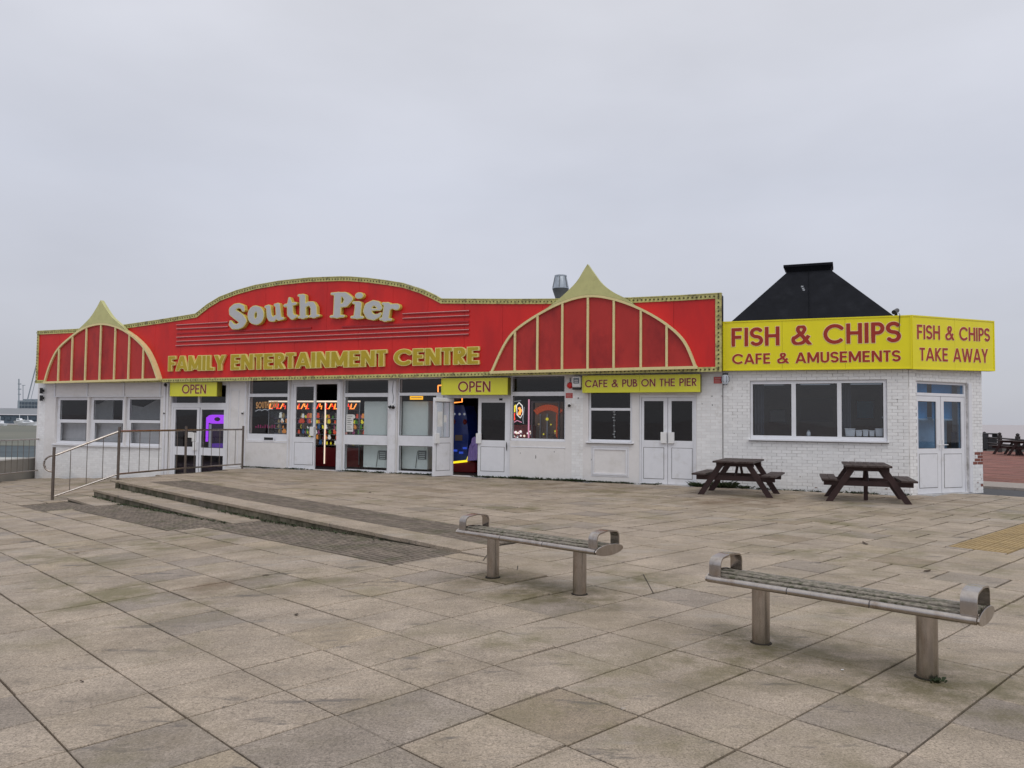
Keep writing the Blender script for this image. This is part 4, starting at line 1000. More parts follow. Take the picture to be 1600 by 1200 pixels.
# tent-shaped canopies
def canopy(arch_px, ogee_px, ribs_px, base_y, label, depth, tipw=.07, band_w=.10):
    yo = YF-depth
    c = empty('tent_canopy', tuple(FA.w(*[FA.px((arch_px[0][0]+arch_px[-1][0])/2, base_y, yo)[0], yo, 2.75])), label, 'canopy', 'red tent-shaped canopies on the fascia', rz=FA.a)
    A_ = P2(arch_px, yo)
    # smooth the arch
    def cat(p, n_=5):
        r = []
        for i in range(len(p)-1):
            p0, p1, p2, p3 = p[max(i-1, 0)], p[i], p[i+1], p[min(i+2, len(p)-1)]
            for j in range(n_):
                t = j/n_; r.append(tuple(.5*((2*p1[k])+(-p0[k]+p2[k])*t+(2*p0[k]-5*p1[k]+4*p2[k]-p3[k])*t*t+(-p0[k]+3*p1[k]-3*p2[k]+p3[k])*t**3) for k in (0, 1)))
        return r+[p[-1]]
    A_ = cat(A_); O_ = P2(ogee_px, yo)
    zb0, zb1 = A_[0][1], A_[-1][1]
    zbf = lambda x: zb0+(zb1-zb0)*(x-A_[0][0])/(A_[-1][0]-A_[0][0])
    ribs = [FA.px(x, base_y, yo)[0] for x in ribs_px]
    edges = [A_[0][0]] + ribs + [A_[-1][0]]
    for a, b in zip(edges, edges[1:]):       # one panel per bay
        a_, b_ = a+.004, b-.004
        tp = [(a_, lerp_poly(A_, a_)-.02)] + [(p[0], p[1]-.02) for p in A_ if a_ < p[0] < b_] + [(b_, lerp_poly(A_, b_)-.02)]
        tp = [(x, max(z, zbf(x)+.01)) for x, z in tp]
        mb = MB(FA.M); mb.prism([(a_, zbf(a_)), (b_, zbf(b_))] + tp[::-1], yo+.06, yo+.08); mb.build('canopy_panel', 'red_canopy', c)
    for x, xp in zip(ribs, ribs_px):
        mb = MB(FA.M); mb.box(x-.028, x+.028, yo+.005, yo+.058, zbf(x)+.02, lerp_poly(A_, x)-.03); mb.build('rib', 'cream_trim', c, bevel=.004)
    # arch band with depth back to the fascia
    inn = []; n_ = len(A_)
    for i in range(n_):
        p, q = A_[max(i-1, 0)], A_[min(i+1, n_-1)]; dx, dz = q[0]-p[0], q[1]-p[1]; L_ = math.hypot(dx, dz); inn.append((A_[i][0]+dz/L_*band_w*.6, A_[i][1]-dx/L_*band_w*.6))
    mb = MB(FA.M)
    for i in range(n_-1): mb.prism([inn[i], inn[i+1], A_[i+1], A_[i]], yo, YF-.002)
    mb.build('arch_band', 'cream_trim', c)
    mb = MB(FA.M); mb.prism([(A_[0][0]-.02, zb0-.05), (A_[-1][0]+.02, zb1-.05), (A_[-1][0]+.02, zb1+.02), (A_[0][0]-.02, zb0+.02)], yo-.006, YF-.04); mb.build('base_rail', 'cream_trim', c, bevel=.004)
    # spire: ogee top standing on the arch
    k0, k1 = O_[0][0], O_[-1][0]
    k_m = max(range(len(O_)), key=lambda i: O_[i][1])
    O_ = cat(O_[:k_m+1], 4)[:-1] + cat(O_[k_m:], 4)
    base = [(k0, lerp_poly(A_, k0)+.004)] + [(p[0], p[1]+.004) for p in A_ if k0 < p[0] < k1] + [(k1, lerp_poly(A_, k1)+.004)]
    mb = MB(FA.M); O2 = [(max(min(p[0], k1), k0), p[1]) for p in O_]; mb.prism(base + O2[::-1][1:-1] if True else base, yo, yo+.14); mb.build('spire', 'olive_cream', c)
    return c
canopy([(67.5, 597), (76, 570), (88.7, 545), (110, 525), (131, 511), (155, 504.8), (177.5, 508), (200, 519), (222.5, 539), (236, 562), (246.5, 592)],
       [(118, 518), (125, 512), (140, 497), (150, 482), (157, 469), (165, 482), (175, 496), (190, 509), (197, 517)],
       [89.5, 110, 131.5, 154, 176.7, 199, 221.7], 594, 'smaller left-hand red tent-shaped canopy with cream ribs above the three sash windows', .20, band_w=.11)
canopy([(766, 581), (785, 540), (803.7, 515), (838.7, 490.5), (877.5, 470.9), (917.5, 460.8), (957.5, 465.3), (1001, 481), (1041, 504.5), (1070, 532.5), (1088, 573)],
       [(850, 484), (863, 475), (880, 461), (900, 441), (912, 422), (918, 412.5), (925, 422.5), (940, 442.5), (957.5, 456), (978, 466.5), (992, 477)],
       [803.5, 838.7, 877.5, 917.5, 958.2, 1000.7, 1041.2], 577, 'larger right-hand red tent-shaped canopy with pale green spire beside the metal cowl', .16)
# projecting lightbox signs
def lightbox(fr, px4, off, depth, label, body, lines, matn, group=None, side='sign_side', name='sign', out_m=.014, w_=.13, rim=True):
    x0, yt0, yb0, x1, yt1, yb1 = px4
    a = fr.px(x0, (yt0+yb0)/2, off)[0]; b = fr.px(x1, (yt1+yb1)/2, off)[0]
    za, zb_ = fr.px(x0, yb0, off)[1], fr.px(x0, yt0, off)[1]; zc_, zd = fr.px(x1, yb1, off)[1], fr.px(x1, yt1, off)[1]
    s_ = empty('shop_sign', tuple(fr.w((a+b)/2, off+depth/2, min(za, zc_))), label, 'sign', group, rz=fr.a)
    nsheet = max(1, round((b-a)/1.6))
    for i in range(nsheet):
        u0, u1 = i/nsheet, (i+1)/nsheet; g_ = .0025
        X0, X1 = a+(b-a)*u0+g_*(i > 0), a+(b-a)*u1-g_*(i < nsheet-1)
        mb = MB(fr.M); mb.prism([(X0, za+(zc_-za)*u0+.02), (X1, za+(zc_-za)*u1+.02), (X1, zb_+(zd-zb_)*u1-.02), (X0, zb_+(zd-zb_)*u0-.02)], off+.012, off+.03); mb.build('sign_panel', matn, s_)
    mb = MB(fr.M); mb.prism([(a, za), (b, zc_), (b, zd), (a, zb_)], off+.031, off+depth); mb.build('sign_box', side, s_)
    if rim:
        mb = MB(fr.M); t = .03
        mb.prism([[(a, za), (b, zc_), (b, zd), (a, zb_)], [(a+t, za+t), (b-t, zc_+t), (b-t, zd-t), (a+t, zb_-t)]], off, off+.03); mb.build('sign_trim', matn, s_, bevel=0)
    for txt, p0, p1, h0, h1, m1, m2, ww in lines:
        for ch, fn in lay(fr, txt, p0, p1, h0, h1, off, ww, ww*.95, .11):
            mb = MB(fr.M); mb2 = MB(fr.M)
            put_glyph(mb, (ch, ww, ww*.95), fn, off+.007, off+.0118, .030); put_glyph(mb2, (ch, ww, ww*.95), fn, off+.003, off+.0068, 0)
            lt = mb2.build('letter', m1, s_); mb.build('letter_outline', m2, lt)
    return s_
lightbox(FA, (265.5, 597.5, 619.2, 338.5, 597, 619.2), -.24, .235, 'lime yellow OPEN sign above the left double doors behind the railing', None, [('OPEN', (284, 615), (321.5, 615), 14.2, 14.2, 'vinyl_dark', 'vinyl_peach', .14)], 'sign_lime', 'yellow OPEN signs')
lightbox(FA, (689.5, 591, 617, 793, 590, 616.8), -.24, .235, 'lime yellow OPEN sign above the main entrance with its door standing open', None, [('OPEN', (715.5, 612.3), (766, 612), 16.4, 16.4, 'vinyl_dark', 'vinyl_peach', .14)], 'sign_lime', 'yellow OPEN signs')
lightbox(FA, (909.8, 587, 613.7, 1094, 584.5, 612.5), -.20, .195, 'long lime yellow Cafe and Pub on the Pier sign over the cafe doors', None, [('CAFE & PUB ON THE PIER', (914, 605.3), (1088.5, 602.8), 11.4, 12.2, 'vinyl_dark', 'vinyl_peach', .15)], 'sign_lime')
YS = -.16
fs = lightbox(FA, (1129.3, 502.5, 579.3, 1425, 492, 576.3), YS, .158, 'bright yellow Fish and Chips Cafe and Amusements sign above the wide window', None,
  [('FISH & CHIPS', (1143, 541.5), (1407, 534.5), 28.5, 32.5, 'vinyl_red', 'vinyl_peach', .17), ('CAFE & AMUSEMENTS', (1144, 569), (1407, 564.5), 15.8, 17.6, 'vinyl_red', 'vinyl_peach', .17)], 'sign_yellow', 'yellow fish and chips signs')
# chamfer sign starts at the corner where the two front planes meet
cpx = FA.px(1425.3, 535, YS); cw = FA.w(cpx[0], YS, 0); cc = FC.M.inverted() @ cw
lightbox(FC, (1425.8, 492, 576.8, 1554.5, 501.5, 580), cc.y, -cc.y-.004, 'bright yellow Fish and Chips Take Away sign on the angled corner', None,
  [('FISH & CHIPS', (1433.5, 529.5), (1547, 533.6), 22.5, 20.5, 'vinyl_red', 'vinyl_peach', .16), ('TAKE AWAY', (1437.5, 563.2), (1544, 566.8), 20, 21.5, 'vinyl_red', 'vinyl_peach', .16)], 'sign_yellow', 'yellow fish and chips signs')

# ================================================================== THINGS ON AND AROUND THE BUILDING
# extractor cowl behind the fascia
Yc = 25.0
pc = at_depth(876, 440, Yc); kx = Yc/F
cw_ = empty('extractor_cowl', (pc.x, pc.y, 3.1), 'galvanised metal extractor cowl sticking up behind the red fascia', 'extractor cowl')
zz = lambda y_: at_depth(876, y_, Yc).z-3.1
def cowl(name, prof, m, **k):
    mb = MB(); mb.lathe([(r_*kx, z_) for r_, z_ in prof], (pc.x, pc.y, 3.1), 20); return mb.build(name, m, cw_, smooth=40)
cowl('pipe', [(7, 0), (7, zz(470)), (13, zz(452))], 'vent_grey'); cowl('cone', [(13.1, zz(452)+.01), (13.1, zz(450)), (9.5, zz(433)), (8.8, zz(433))], 'galvanised')
cowl('rim', [(9.7, zz(433)+.005), (9.7, zz(430.5)), (8.9, zz(430.5)), (8.9, zz(433)+.006)], 'galvanised')
for t_ in range(6):
    mb = MB(); a = t_*math.pi/3+.3; mb.tube([(pc.x+13.2*kx*math.cos(a), pc.y+13.2*kx*math.sin(a), 3.1+zz(450)), (pc.x+9.6*kx*math.cos(a), pc.y+9.6*kx*math.sin(a), 3.1+zz(433))], .012, 4); mb.build('seam', 'vent_grey', cw_)

def wall_thing(fr, name, px_, py_, y, label, cat, group=None):
    s0, z0 = fr.px(px_, py_, y); return empty(name, tuple(fr.w(s0, y, z0)), label, cat, group, rz=fr.a), s0, z0
# alarm sounder box beside the cafe sign
t_, s0, z0 = wall_thing(FA, 'alarm_box', 901, 597.5, -.12, 'white burglar alarm box with a dark blue panel on the narrow brick pier', 'alarm box')
mb = MB(FA.M); mb.box(s0-.13, s0+.12, -.13, -.025, z0-.13, z0+.17); mb.build('casing', 'white_plastic', t_, bevel=.02)
mb = MB(FA.M); mb.box(s0-.085, s0+.07, -.134, -.1305, z0-.03, z0+.11); mb.build('panel', 'far_glass', t_)
for dz in (.0, .035, .06): mb = MB(FA.M); mb.box(s0-.06, s0+.045, -.137, -.1345, z0+dz-.006, z0+dz+.008); mb.build('panel_mark', 'white_plastic', t_)
mb = MB(FA.M); mb.box(s0-.12, s0+.11, -.125, -.03, z0-.19, z0-.132); mb.build('base', 'black_plastic', t_, bevel=.01)
t_, s0, z0 = wall_thing(FA, 'fire_bell', 889.5, 602, -.08, 'small red fire bell on the white frame left of the alarm box', 'fire bell')
mb = MB(FA.M); mb.M = FA.M @ Matrix.Translation((s0, -.002, z0)) @ Matrix.Rotation(math.pi/2, 4, 'X'); mb.lathe([(.085, 0), (.085, .03), (.06, .07), (.01, .08)], seg=14); mb.build('gong', 'red_panel', t_, smooth=40)
mb = MB(FA.M); mb.box(s0-.012, s0+.012, -.02, -.001, z0+.09, z0+.2); mb.build('conduit', 'dark_line', t_)
def plaque(x, y, w_, h_, label, lines=3, y0=-.02):
    s0, z0 = FA.px(x, y, y0); t = empty('notice_plate', tuple(FA.w(s0, y0, z0-h_/2)), label, 'sign', rz=FA.a)
    mb = MB(FA.M); mb.box(s0-w_/2, s0+w_/2, y0-.008, y0, z0-h_/2, z0+h_/2); mb.build('plate', 'notice_red', t)
    for i in range(lines):
        zl = z0+h_*(.28-.28*i); mb = MB(FA.M); mb.box(s0-w_*.38, s0+w_*(.38-.12*(i % 2)), y0-.010, y0-.0085, zl-h_*.05, zl+h_*.05); mb.build('printed_line', 'notice_print', t)
mat('notice_red', (.50, .05, .05), .5); mat('notice_print', (.55, .30, .28), .5)
plaque(889.5, 618, .19, .13, 'small red notice just below the fire bell', y0=-.002)
plaque(1121.5, 594, .19, .16, 'small red notice on white brick below the end of the red fascia', y0=-.018)
def dome_cam(fr, x, y, label, y0=-.002, r_=.045):
    s0, z0 = fr.px(x, y, y0-.05); t = empty('security_camera', tuple(fr.w(s0, y0-.05, z0-.05)), label, 'camera', rz=fr.a)
    mb = MB(fr.M); mb.box(s0-r_*.9, s0+r_*.9, y0-.06, y0, z0-.02, z0+.04); mb.build('mount', 'white_plastic', t, bevel=.005)
    mb = MB(fr.M); mb.ball((s0, y0-.055, z0-.03), r_, seg=10, rings=7); mb.build('lens_dome', 'black_plastic', t, smooth=60)
dome_cam(FA, 259, 600, 'small white security camera at the top left of the left double doors', r_=.06)
dome_cam(FA, 256.5, 644.5, 'tiny white sensor on the post left of the left double doors', r_=.03)
dome_cam(FA, 378.5, 644.5, 'tiny white sensor on the white panel right of the left double doors', r_=.03)
dome_cam(FA, 889.5, 632, 'small black camera hanging below the red fire notice', r_=.04)
# twin floodlights on mid post
s0, z0 = FA.px(612, 637, -.1); t_ = empty('twin_spotlight', tuple(FA.w(s0, -.1, z0-.06)), 'pair of black spotlights with white cable on the post between two tall windows', 'spotlight', rz=FA.a)
mb = MB(FA.M); mb.box(s0-.05, s0+.05, -.08, -.048, z0+.02, z0+.12); mb.build('bracket', 'white_plastic', t_, bevel=.005)
for dx in (-.07, .07):
    mb = MB(FA.M); mb.tube([(s0+dx*.5, -.08, z0+.05), (s0+dx, -.13, z0+.0)], [.028, .05], 10); mb.build('lamp_head', 'black_plastic', t_, smooth=40)
mb = MB(FA.M); mb.tube([(s0, -.055, z0+.12), (s0+.03, -.055, z0+.3), (s0-.02, -.055, z0+.5), (s0+.01, -.055, 2.68)], .007, 5); mb.build('cable', 'vent_grey', t_)
# bulkhead lamp under the end of the fascia
s0, z0 = FA.px(1133, 592.5, -.15); t_ = empty('bulkhead_lamp', tuple(FA.w(s0, -.15, z0-.13)), 'caged bulkhead lamp on the brick wall where the red fascia ends', 'wall lamp', rz=FA.a)
mb = MB(FA.M); mb.box(s0-.05, s0+.05, -.1, -.02, z0+.1, z0+.15); mb.build('bracket', 'black_plastic', t_)
mb = MB(FA.M); mb.lathe([(.02, -.13), (.07, -.10), (.085, 0), (.07, .09), (.03, .11)], (s0, -.12, z0), 12); mb.build('lens', 'glow_dim_white', t_, smooth=50)
for a in range(6):
    mb = MB(FA.M); ca, sa = math.cos(a*math.pi/3), math.sin(a*math.pi/3); mb.tube([(s0+.03*ca, -.12+.03*sa, z0+.115), (s0+.09*ca, -.12+.09*sa, z0+.05), (s0+.095*ca, -.12+.095*sa, z0-.04), (s0+.03*ca, -.12+.03*sa, z0-.14)], .007, 4); mb.build('guard_wire', 'black_plastic', t_)
# twin lamps on far-left wall
for yy, lb in ((610.5, 'upper of the two black wall lamps at the far left end of the building'), (622, 'lower of the two black wall lamps at the far left end of the building')):
    s0, z0 = FA.px(64.5, yy, -.1); t_ = empty('wall_lamp', tuple(FA.w(s0, -.1, z0-.09)), lb, 'wall lamp', 'black wall lamps at the left end', rz=FA.a)
    mb = MB(FA.M); mb.tube([(s0, -.1, z0-.1), (s0, -.1, z0+.1)], .055, 10); mb.build('barrel', 'black_plastic', t_, smooth=40)
    mb = MB(FA.M); mb.box(s0-.03, s0+.03, -.06, -.001, z0-.04, z0+.04); mb.build('bracket', 'black_plastic', t_)
# camera on the yellow sign corner
s0, z0 = FA.px(1400, 491, YS+.1); t_ = empty('security_camera', tuple(FA.w(s0, YS+.1, z0)), 'black security camera perched on top of the yellow sign corner', 'camera', rz=FA.a)
mb = MB(FA.M); mb.box(s0-.03, s0+.03, YS+.08, YS+.14, z0-.03, z0+.04); mb.build('bracket', 'black_plastic', t_)
mb = MB(FA.M); mb.tube([(s0-.05, YS-.02, z0+.03), (s0+.03, YS+.2, z0+.10)], .05, 10); mb.build('body', 'black_plastic', t_, smooth=40)
mb = MB(FA.M); mb.tube([(s0+.05, YS+.05, z0+.02), (s0+.07, YS-.012, z0-.02), (s0+.05, YS-.015, z0-.45)], .008, 5); mb.build('cable', 'black_plastic', t_)

# ---- railings --------------------------------------------------------------
def railing(name, label, posts, zfun, hp, mt='brown_steel', pitch=.30, rb=.15, hook=False, top=1.14, first_top=None):
    r_ = empty(name, tuple(posts[0]), label, 'railing')
    for p in posts:
        mb = MB(); mb.tube([p+Vector((0, 0, -.06)), p+Vector((0, 0, hp))], .034, 10); o = mb.build('post', mt, r_, smooth=40)
        mb = MB(); mb.lathe([(.036, 0), (.036, .012)], (p.x, p.y, p.z+hp-.012), 10); mb.build('cap', mt, o)
    for a, b in zip(posts, posts[1:]):
        d = (b-a); d.normalize(); ta = first_top if (first_top and a is posts[0]) else top
        A_, B_ = a+d*.03, b-d*.03; up_ = Vector((0, 0, 1))
        mb = MB(); mb.tube([A_+up_*ta, B_+up_*top], .026, 8); mb.build('top_rail', 'stainless' if mt == 'brown_steel' else mt, r_, smooth=40)
        mb = MB(); mb.tube([A_+up_*rb, B_+up_*rb], .022, 8); mb.build('bottom_rail', 'stainless' if mt == 'brown_steel' else mt, r_, smooth=40)
        L_ = math.hypot(b.x-a.x, b.y-a.y); n_ = max(2, round(L_/pitch))
        for i in range(1, n_):
            q = a.lerp(b, i/n_); mb = MB(); mb.tube([q+up_*(rb+.01), q+up_*(ta+(top-ta)*i/n_-.01)], .0085, 5, cap=False); mb.build('bar', mt, r_)
    return r_
hP = 1.31
P0 = gnd(81.5, 785, -.485); P2_ = gnd(289, 738.5); P3b = gnd(378.5, 731.5)
rl = railing('handrail', 'brown metal handrail with thin bars running down beside the steps and along the terrace', [P0, P1, P2_, P3b], None, hP, pitch=.36, top=1.2, rb=.13, first_top=1.11)
mb = MB(); d_ = (P0-P1); d_.z = 0; d_.normalize(); upv = Vector((0, 0, 1))
c0 = P0+upv*.92; d_ = Vector((-.97, -.2, 0)); mb.tube([c0+upv*.19*math.cos(t)+d_*(.19*math.sin(t)+.02) for t in [i*math.pi/12 for i in range(13)]], .024, 8); mb.build('end_loop', 'stainless', rl, smooth=40)
# terrace edge upstand beneath the rail
mb = MB(); nrm = Vector((-RL.y, RL.x, 0))
for a, b in ((P1, P3b),):
    vs = [a+nrm*.07+upv*-.012, b+nrm*.07+upv*-.012, b-nrm*.05+upv*-.012, a-nrm*.05+upv*-.012]; lo = [v-upv*.75 for v in vs]
    mb.add(vs+lo, [(0, 3, 2, 1), (4, 5, 6, 7), (0, 1, 5, 4), (1, 2, 6, 5), (2, 3, 7, 6), (3, 0, 4, 7)])
mb.build('terrace_edge', 'riser_stone', steps, tintattr=True)
# sea railing at the far left
posts = []
A0 = at_depth(62.5, 738, 29.4); A0.z = -.72
E0 = gnd(0, 746, -.66); dirv = (E0-A0); dirv.z = 0; dirv.normalize()
px0 = at_depth(61, 738, 28.8); S0 = Vector((px0.x, px0.y, -.72)); S1 = Vector((at_depth(0, 745, 26.6).x, at_depth(0, 745, 26.6).y, -.70))
dv = (S1-S0); Ls = dv.length; dv.normalize()
posts = [S0 + dv*(i*2.6) + Vector((0, 0, .02*i*0)) for i in range(5)]
for i, p in enumerate(posts): p.z = -.72+.0*i
railing('sea_railing', 'brown metal guard rail along the edge of the dock at far left', posts, None, 1.52, pitch=.34, rb=.28, top=1.42)

# ---- benches ---------------------------------------------------------------
def make_bench(l_pt, r_pt, label):
    """l_pt, r_pt: front-bottom corners at seat height"""
    a = Vector((l_pt.x, l_pt.y, 0)); b = Vector((r_pt.x, r_pt.y, 0)); d = (b-a).normalized(); nr = Vector((-d.y, d.x, 0)); Wd = .43
    c = (a+b)/2 + nr*Wd/2; L_ = 1.77; ang = math.atan2(d.y, d.x)
    t = empty('bench', (c.x, c.y, 0), label, 'bench', 'stainless steel and timber benches', rz=ang)
    M = Matrix.Translation(c) @ Matrix.Rotation(ang, 4, 'Z'); ZS = .452
    h = L_/2; g_ = lambda: MB(M)
    for s_ in (-1, 1):
        mb = g_(); mb.lathe([(.063, .0), (.063, ZS-.03)], (s_*.55, .0, 0), 24); mb.build('post', 'stainless', t, smooth=40)
        mb = g_(); mb.lathe([(.078, -.004), (.076, .004), (.064, .008)], (s_*.55, 0, 0), 24); mb.build('base_ring', 'joint_dirt', t, smooth=30)
    # lens-shaped end plates
    n_ = 20; lens = [(Wd/2*math.cos(2*math.pi*i/n_), .003+.050*math.sin(2*math.pi*i/n_)) for i in range(n_)]
    for s_ in (-1, 1):
        mb = g_(); vs = [(s_*h, y_, ZS+z_-.012) for y_, z_ in lens] + [(s_*(h-.012), y_, ZS+z_-.012) for y_, z_ in lens]
        fs = [tuple(range(n_)) if s_ > 0 else tuple(reversed(range(n_))), tuple(reversed(range(n_, 2*n_))) if s_ > 0 else tuple(range(n_, 2*n_))] + [((i+1) % n_, i, n_+i, n_+(i+1) % n_) if s_ > 0 else (i, (i+1) % n_, n_+(i+1) % n_, n_+i) for i in range(n_)]
        mb.add(vs, fs); mb.build('end_plate', 'stainless', t, bevel=.002)
    # front and back rails, each in three lengths with a joint sleeve between
    cuts = [-h+.012, -.27, .27, h-.012]
    for s_ in (-1, 1):
        for i in range(3):
            mb = g_(); mb.tube([(cuts[i]+.004, s_*(Wd/2-.024), ZS-.010), (cuts[i+1]-.004, s_*(Wd/2-.024), ZS-.010)], .0245, 12); mb.build('edge_rail', 'stainless', t, smooth=40)
        for x in cuts[1:3]: mb = g_(); mb.tube([(x-.012, s_*(Wd/2-.024), ZS-.010), (x+.012, s_*(Wd/2-.024), ZS-.010)], .0215, 12); mb.build('joint_sleeve', 'dark_line', t)
    # underframe
    for x in (-.55, .55): mb = g_(); mb.box(x-.045, x+.045, -Wd/2+.05, Wd/2-.05, ZS-.032, ZS-.018); mb.build('cross_plate', 'stainless', t)
    # weathered slats, a shallow crown
    ns = 4; tot = Wd-.11; w_ = tot/ns
    for i in range(ns):
        y_ = -tot/2+w_*(i+.5); z_ = ZS+.014+.020*(1-(y_/(tot/2))**2)
        mb = g_(); nseg = 24; hw_ = w_/2-.0075; til = -y_*.22
        vs = []
        for k_ in range(nseg+1):
            x = -h+.03+(L_-.06)*k_/nseg; j = lambda q=.0016: R.uniform(-q, q)
            vs += [(x, y_-hw_+j(), z_-.026), (x, y_-hw_+j(.003), z_-.003+j()-til*hw_), (x, y_-hw_+.008+j(), z_+j()-til*hw_), (x, y_-hw_*.3, z_+j(.0022)), (x, y_+hw_*.35, z_+j(.0022)), (x, y_+hw_-.008+j(), z_+j()+til*hw_), (x, y_+hw_+j(.003), z_-.003+j()+til*hw_), (x, y_+hw_+j(), z_-.026)]
        fs = [(k_*8+q, (k_+1)*8+q, (k_+1)*8+(q+1) % 8, k_*8+(q+1) % 8) for k_ in range(nseg) for q in range(8)] + [tuple(range(8)), tuple(reversed(range(nseg*8, nseg*8+8)))]
        mb.add(vs, fs); mb.build('slat', 'old_timber', t)
    # armrest loops of flat bar
    for s_ in (-1, 1):
        xc = s_*(h-.062); hw_ = .046; prof = []; yw = Wd/2-.045; zt = ZS+.145; rc = .055
        prof = [(-yw, ZS-.005), (-yw, zt-rc)] + [(-yw+rc-rc*math.cos(t_), zt-rc+rc*math.sin(t_)) for t_ in [i*math.pi/12 for i in range(1, 7)]] + [(-.05, zt+.008), (0, zt+.012), (.05, zt+.008)] + [(yw-rc+rc*math.sin(t_), zt-rc+rc*math.cos(t_)) for t_ in [i*math.pi/12 for i in range(0, 7)]] + [(yw, ZS-.005)]
        th = .006; vs = []; n2 = len(prof)
        for k_, (y_, z_) in enumerate(prof):
            p, q = prof[max(k_-1, 0)], prof[min(k_+1, n2-1)]; dy, dz = q[0]-p[0], q[1]-p[1]; LL = math.hypot(dy, dz); ny, nz2 = -dz/LL*th, dy/LL*th
            vs += [(xc-hw_, y_+ny, z_+nz2), (xc+hw_, y_+ny, z_+nz2), (xc+hw_, y_-ny, z_-nz2), (xc-hw_, y_-ny, z_-nz2)]
        fs = [(k_*4+q, k_*4+(q+1) % 4, (k_+1)*4+(q+1) % 4, (k_+1)*4+q) for k_ in range(n2-1) for q in range(4)] + [(3, 2, 1, 0), tuple((n2-1)*4+q for q in range(4))]
        mb = g_(); mb.add(vs, fs); mb.build('armrest', 'stainless', t, smooth=30)
    return t
ZT_ = .445
make_bench(gnd(1103.5, 901, .46), gnd(1526, 974, .435), 'nearer bench with steel armrest loops and mossy grey slats, at right')
make_bench(gnd(717, 829, .46), gnd(923, 864, .435), 'farther bench with steel armrest loops, beside the end of the steps')

# ---- picnic tables -----------------------------------------------------------
def make_table(label, group):
    t = empty('picnic_table', (0, 0, 0), label, 'picnic table', group)
    L_ = 1.55; h = L_/2; TW = .86
    n_ = 6; w_ = TW/n_
    for i in range(n_):
        mb = MB(); y = -TW/2+w_*(i+.5); e_ = R.uniform(-.006, .006); mb.box(y-w_/2+.004, y+w_/2-.004, -h+e_, h+e_, .715, .755); mb.build('top_plank', 'table_top_timber', t, bevel=.005)
    for s_ in (-1, 1):
        for j in range(2):
            y = s_*(.655+.15*j); mb = MB(); e_ = R.uniform(-.006, .006); mb.box(y-.072, y+.072, -h+e_, h+e_, .435, .475); mb.build('seat_plank', 'table_top_timber', t, bevel=.005)
        # cross beams at each end
        y0 = s_*(h-.28)
        mb = MB(); mb.box(-.83, .83, y0-.022, y0+.022, .325, .433); mb.build('seat_beam', 'table_timber', t, bevel=.004)
        mb = MB(); mb.box(-.40, .40, y0-.022, y0+.022, .63, .713); mb.build('top_beam', 'table_timber', t, bevel=.004)
        for q in (-1, 1):
            y1 = y0 - s_*.046*-1
            mb = MB(); a, b = (q*.27, .712), (q*.73, 0.0); wx = .068
            mb.prism([(a[0]-wx, a[1]), (b[0]-wx, b[1]), (b[0]+wx, b[1]), (a[0]+wx, a[1])] if q > 0 else [(a[0]-wx, a[1]), (b[0]-wx, b[1]), (b[0]+wx, b[1]), (a[0]+wx, a[1])], y1-.022, y1+.022)
            mb.build('leg', 'table_timber', t, bevel=.004)
        mb = MB(); mb.tube([(0, y0-s_*.03, .38), (0, s_*.12, .70)], .03, 4); mb.build('brace', 'table_timber', t)
    mb = MB(); mb.box(-.04, .04, -.12, .12, .64, .713); mb.build('centre_batten', 'table_timber', t)
    return t
tb = make_table('picnic table standing closer to the cafe doors, front of the white brick wall', 'dark picnic tables against the brick wall')
def tloc(xp, yp, push): P = gnd(xp, yp); return P + FA.ey*push
c1 = (gnd(1097, 771.5)+gnd(1203, 778))/2; c2 = (gnd(1300, 782.5)+gnd(1414, 787.5))/2
d1 = gnd(1203, 778)-gnd(1097, 771.5); d2 = gnd(1414, 787.5)-gnd(1300, 782.5)
a1 = math.atan2(d1.y, d1.x); a2 = math.atan2(d2.y, d2.x)
print('tables', d1.length, math.degrees(a1), d2.length, math.degrees(a2))
def tset(c, a): v = Vector((-math.sin(a), math.cos(a), 0)); return tuple(c + v*.47)
a1 = math.radians(-26); a2 = math.radians(-20)
tb.location = tset(c1, a1); tb.rotation_euler = (0, 0, a1)
tb2 = copy_tree(tb, None, tset(c2, a2), a2); tb2['label'] = 'picnic table standing nearest the angled corner, under the wide window'
mb = MB(tb2.matrix_basis if False else Matrix.Translation(tb2.location) @ Matrix.Rotation(a2, 4, 'Z')); mb.box(-.04, .04, .0, .05, 0, .43); mb.build('prop', 'table_timber', tb2)

# ---- promenade fence, bin and tables far right ------------------------------
fc_ = empty('promenade_fence', tuple(gnd(1540, 704)), 'dark timber post and rail fence along the seaward edge at far right', 'fence')
fp0, fp1 = gnd(1538.5, 704), gnd(1562.5, 707.5); fd = fp1-fp0; fposts = [fp0+fd*i for i in (-2, -1, 0, 1, 2, 3, 4, 5, 6, 7)]
for p in fposts:
    mb = MB(); mb.box(p.x-.085, p.x+.085, p.y-.085, p.y+.085, 0, 1.0); mb.lathe([(.06, 1.0), (.10, 1.06), (.08, 1.12), (.02, 1.16)], (p.x, p.y, 0), 8); mb.build('post', 'dark_timber', fc_)
for a, b in zip(fposts, fposts[1:]):
    for z in (.82, .50): mb = MB(); mb.tube([a+Vector((0, 0, z)), b+Vector((0, 0, z))], .045, 4); mb.build('rail', 'dark_timber', fc_)
bp_ = gnd(1545, 704.5); t_ = empty('litter_bin', (bp_.x, bp_.y, 0), 'black litter bin with a pale slot by the far timber fence', 'litter bin')
mb = MB(); mb.box(bp_.x-.2, bp_.x+.35, bp_.y-.3, bp_.y+.2, .08, .78); mb.build('body', 'black_plastic', t_, bevel=.03)
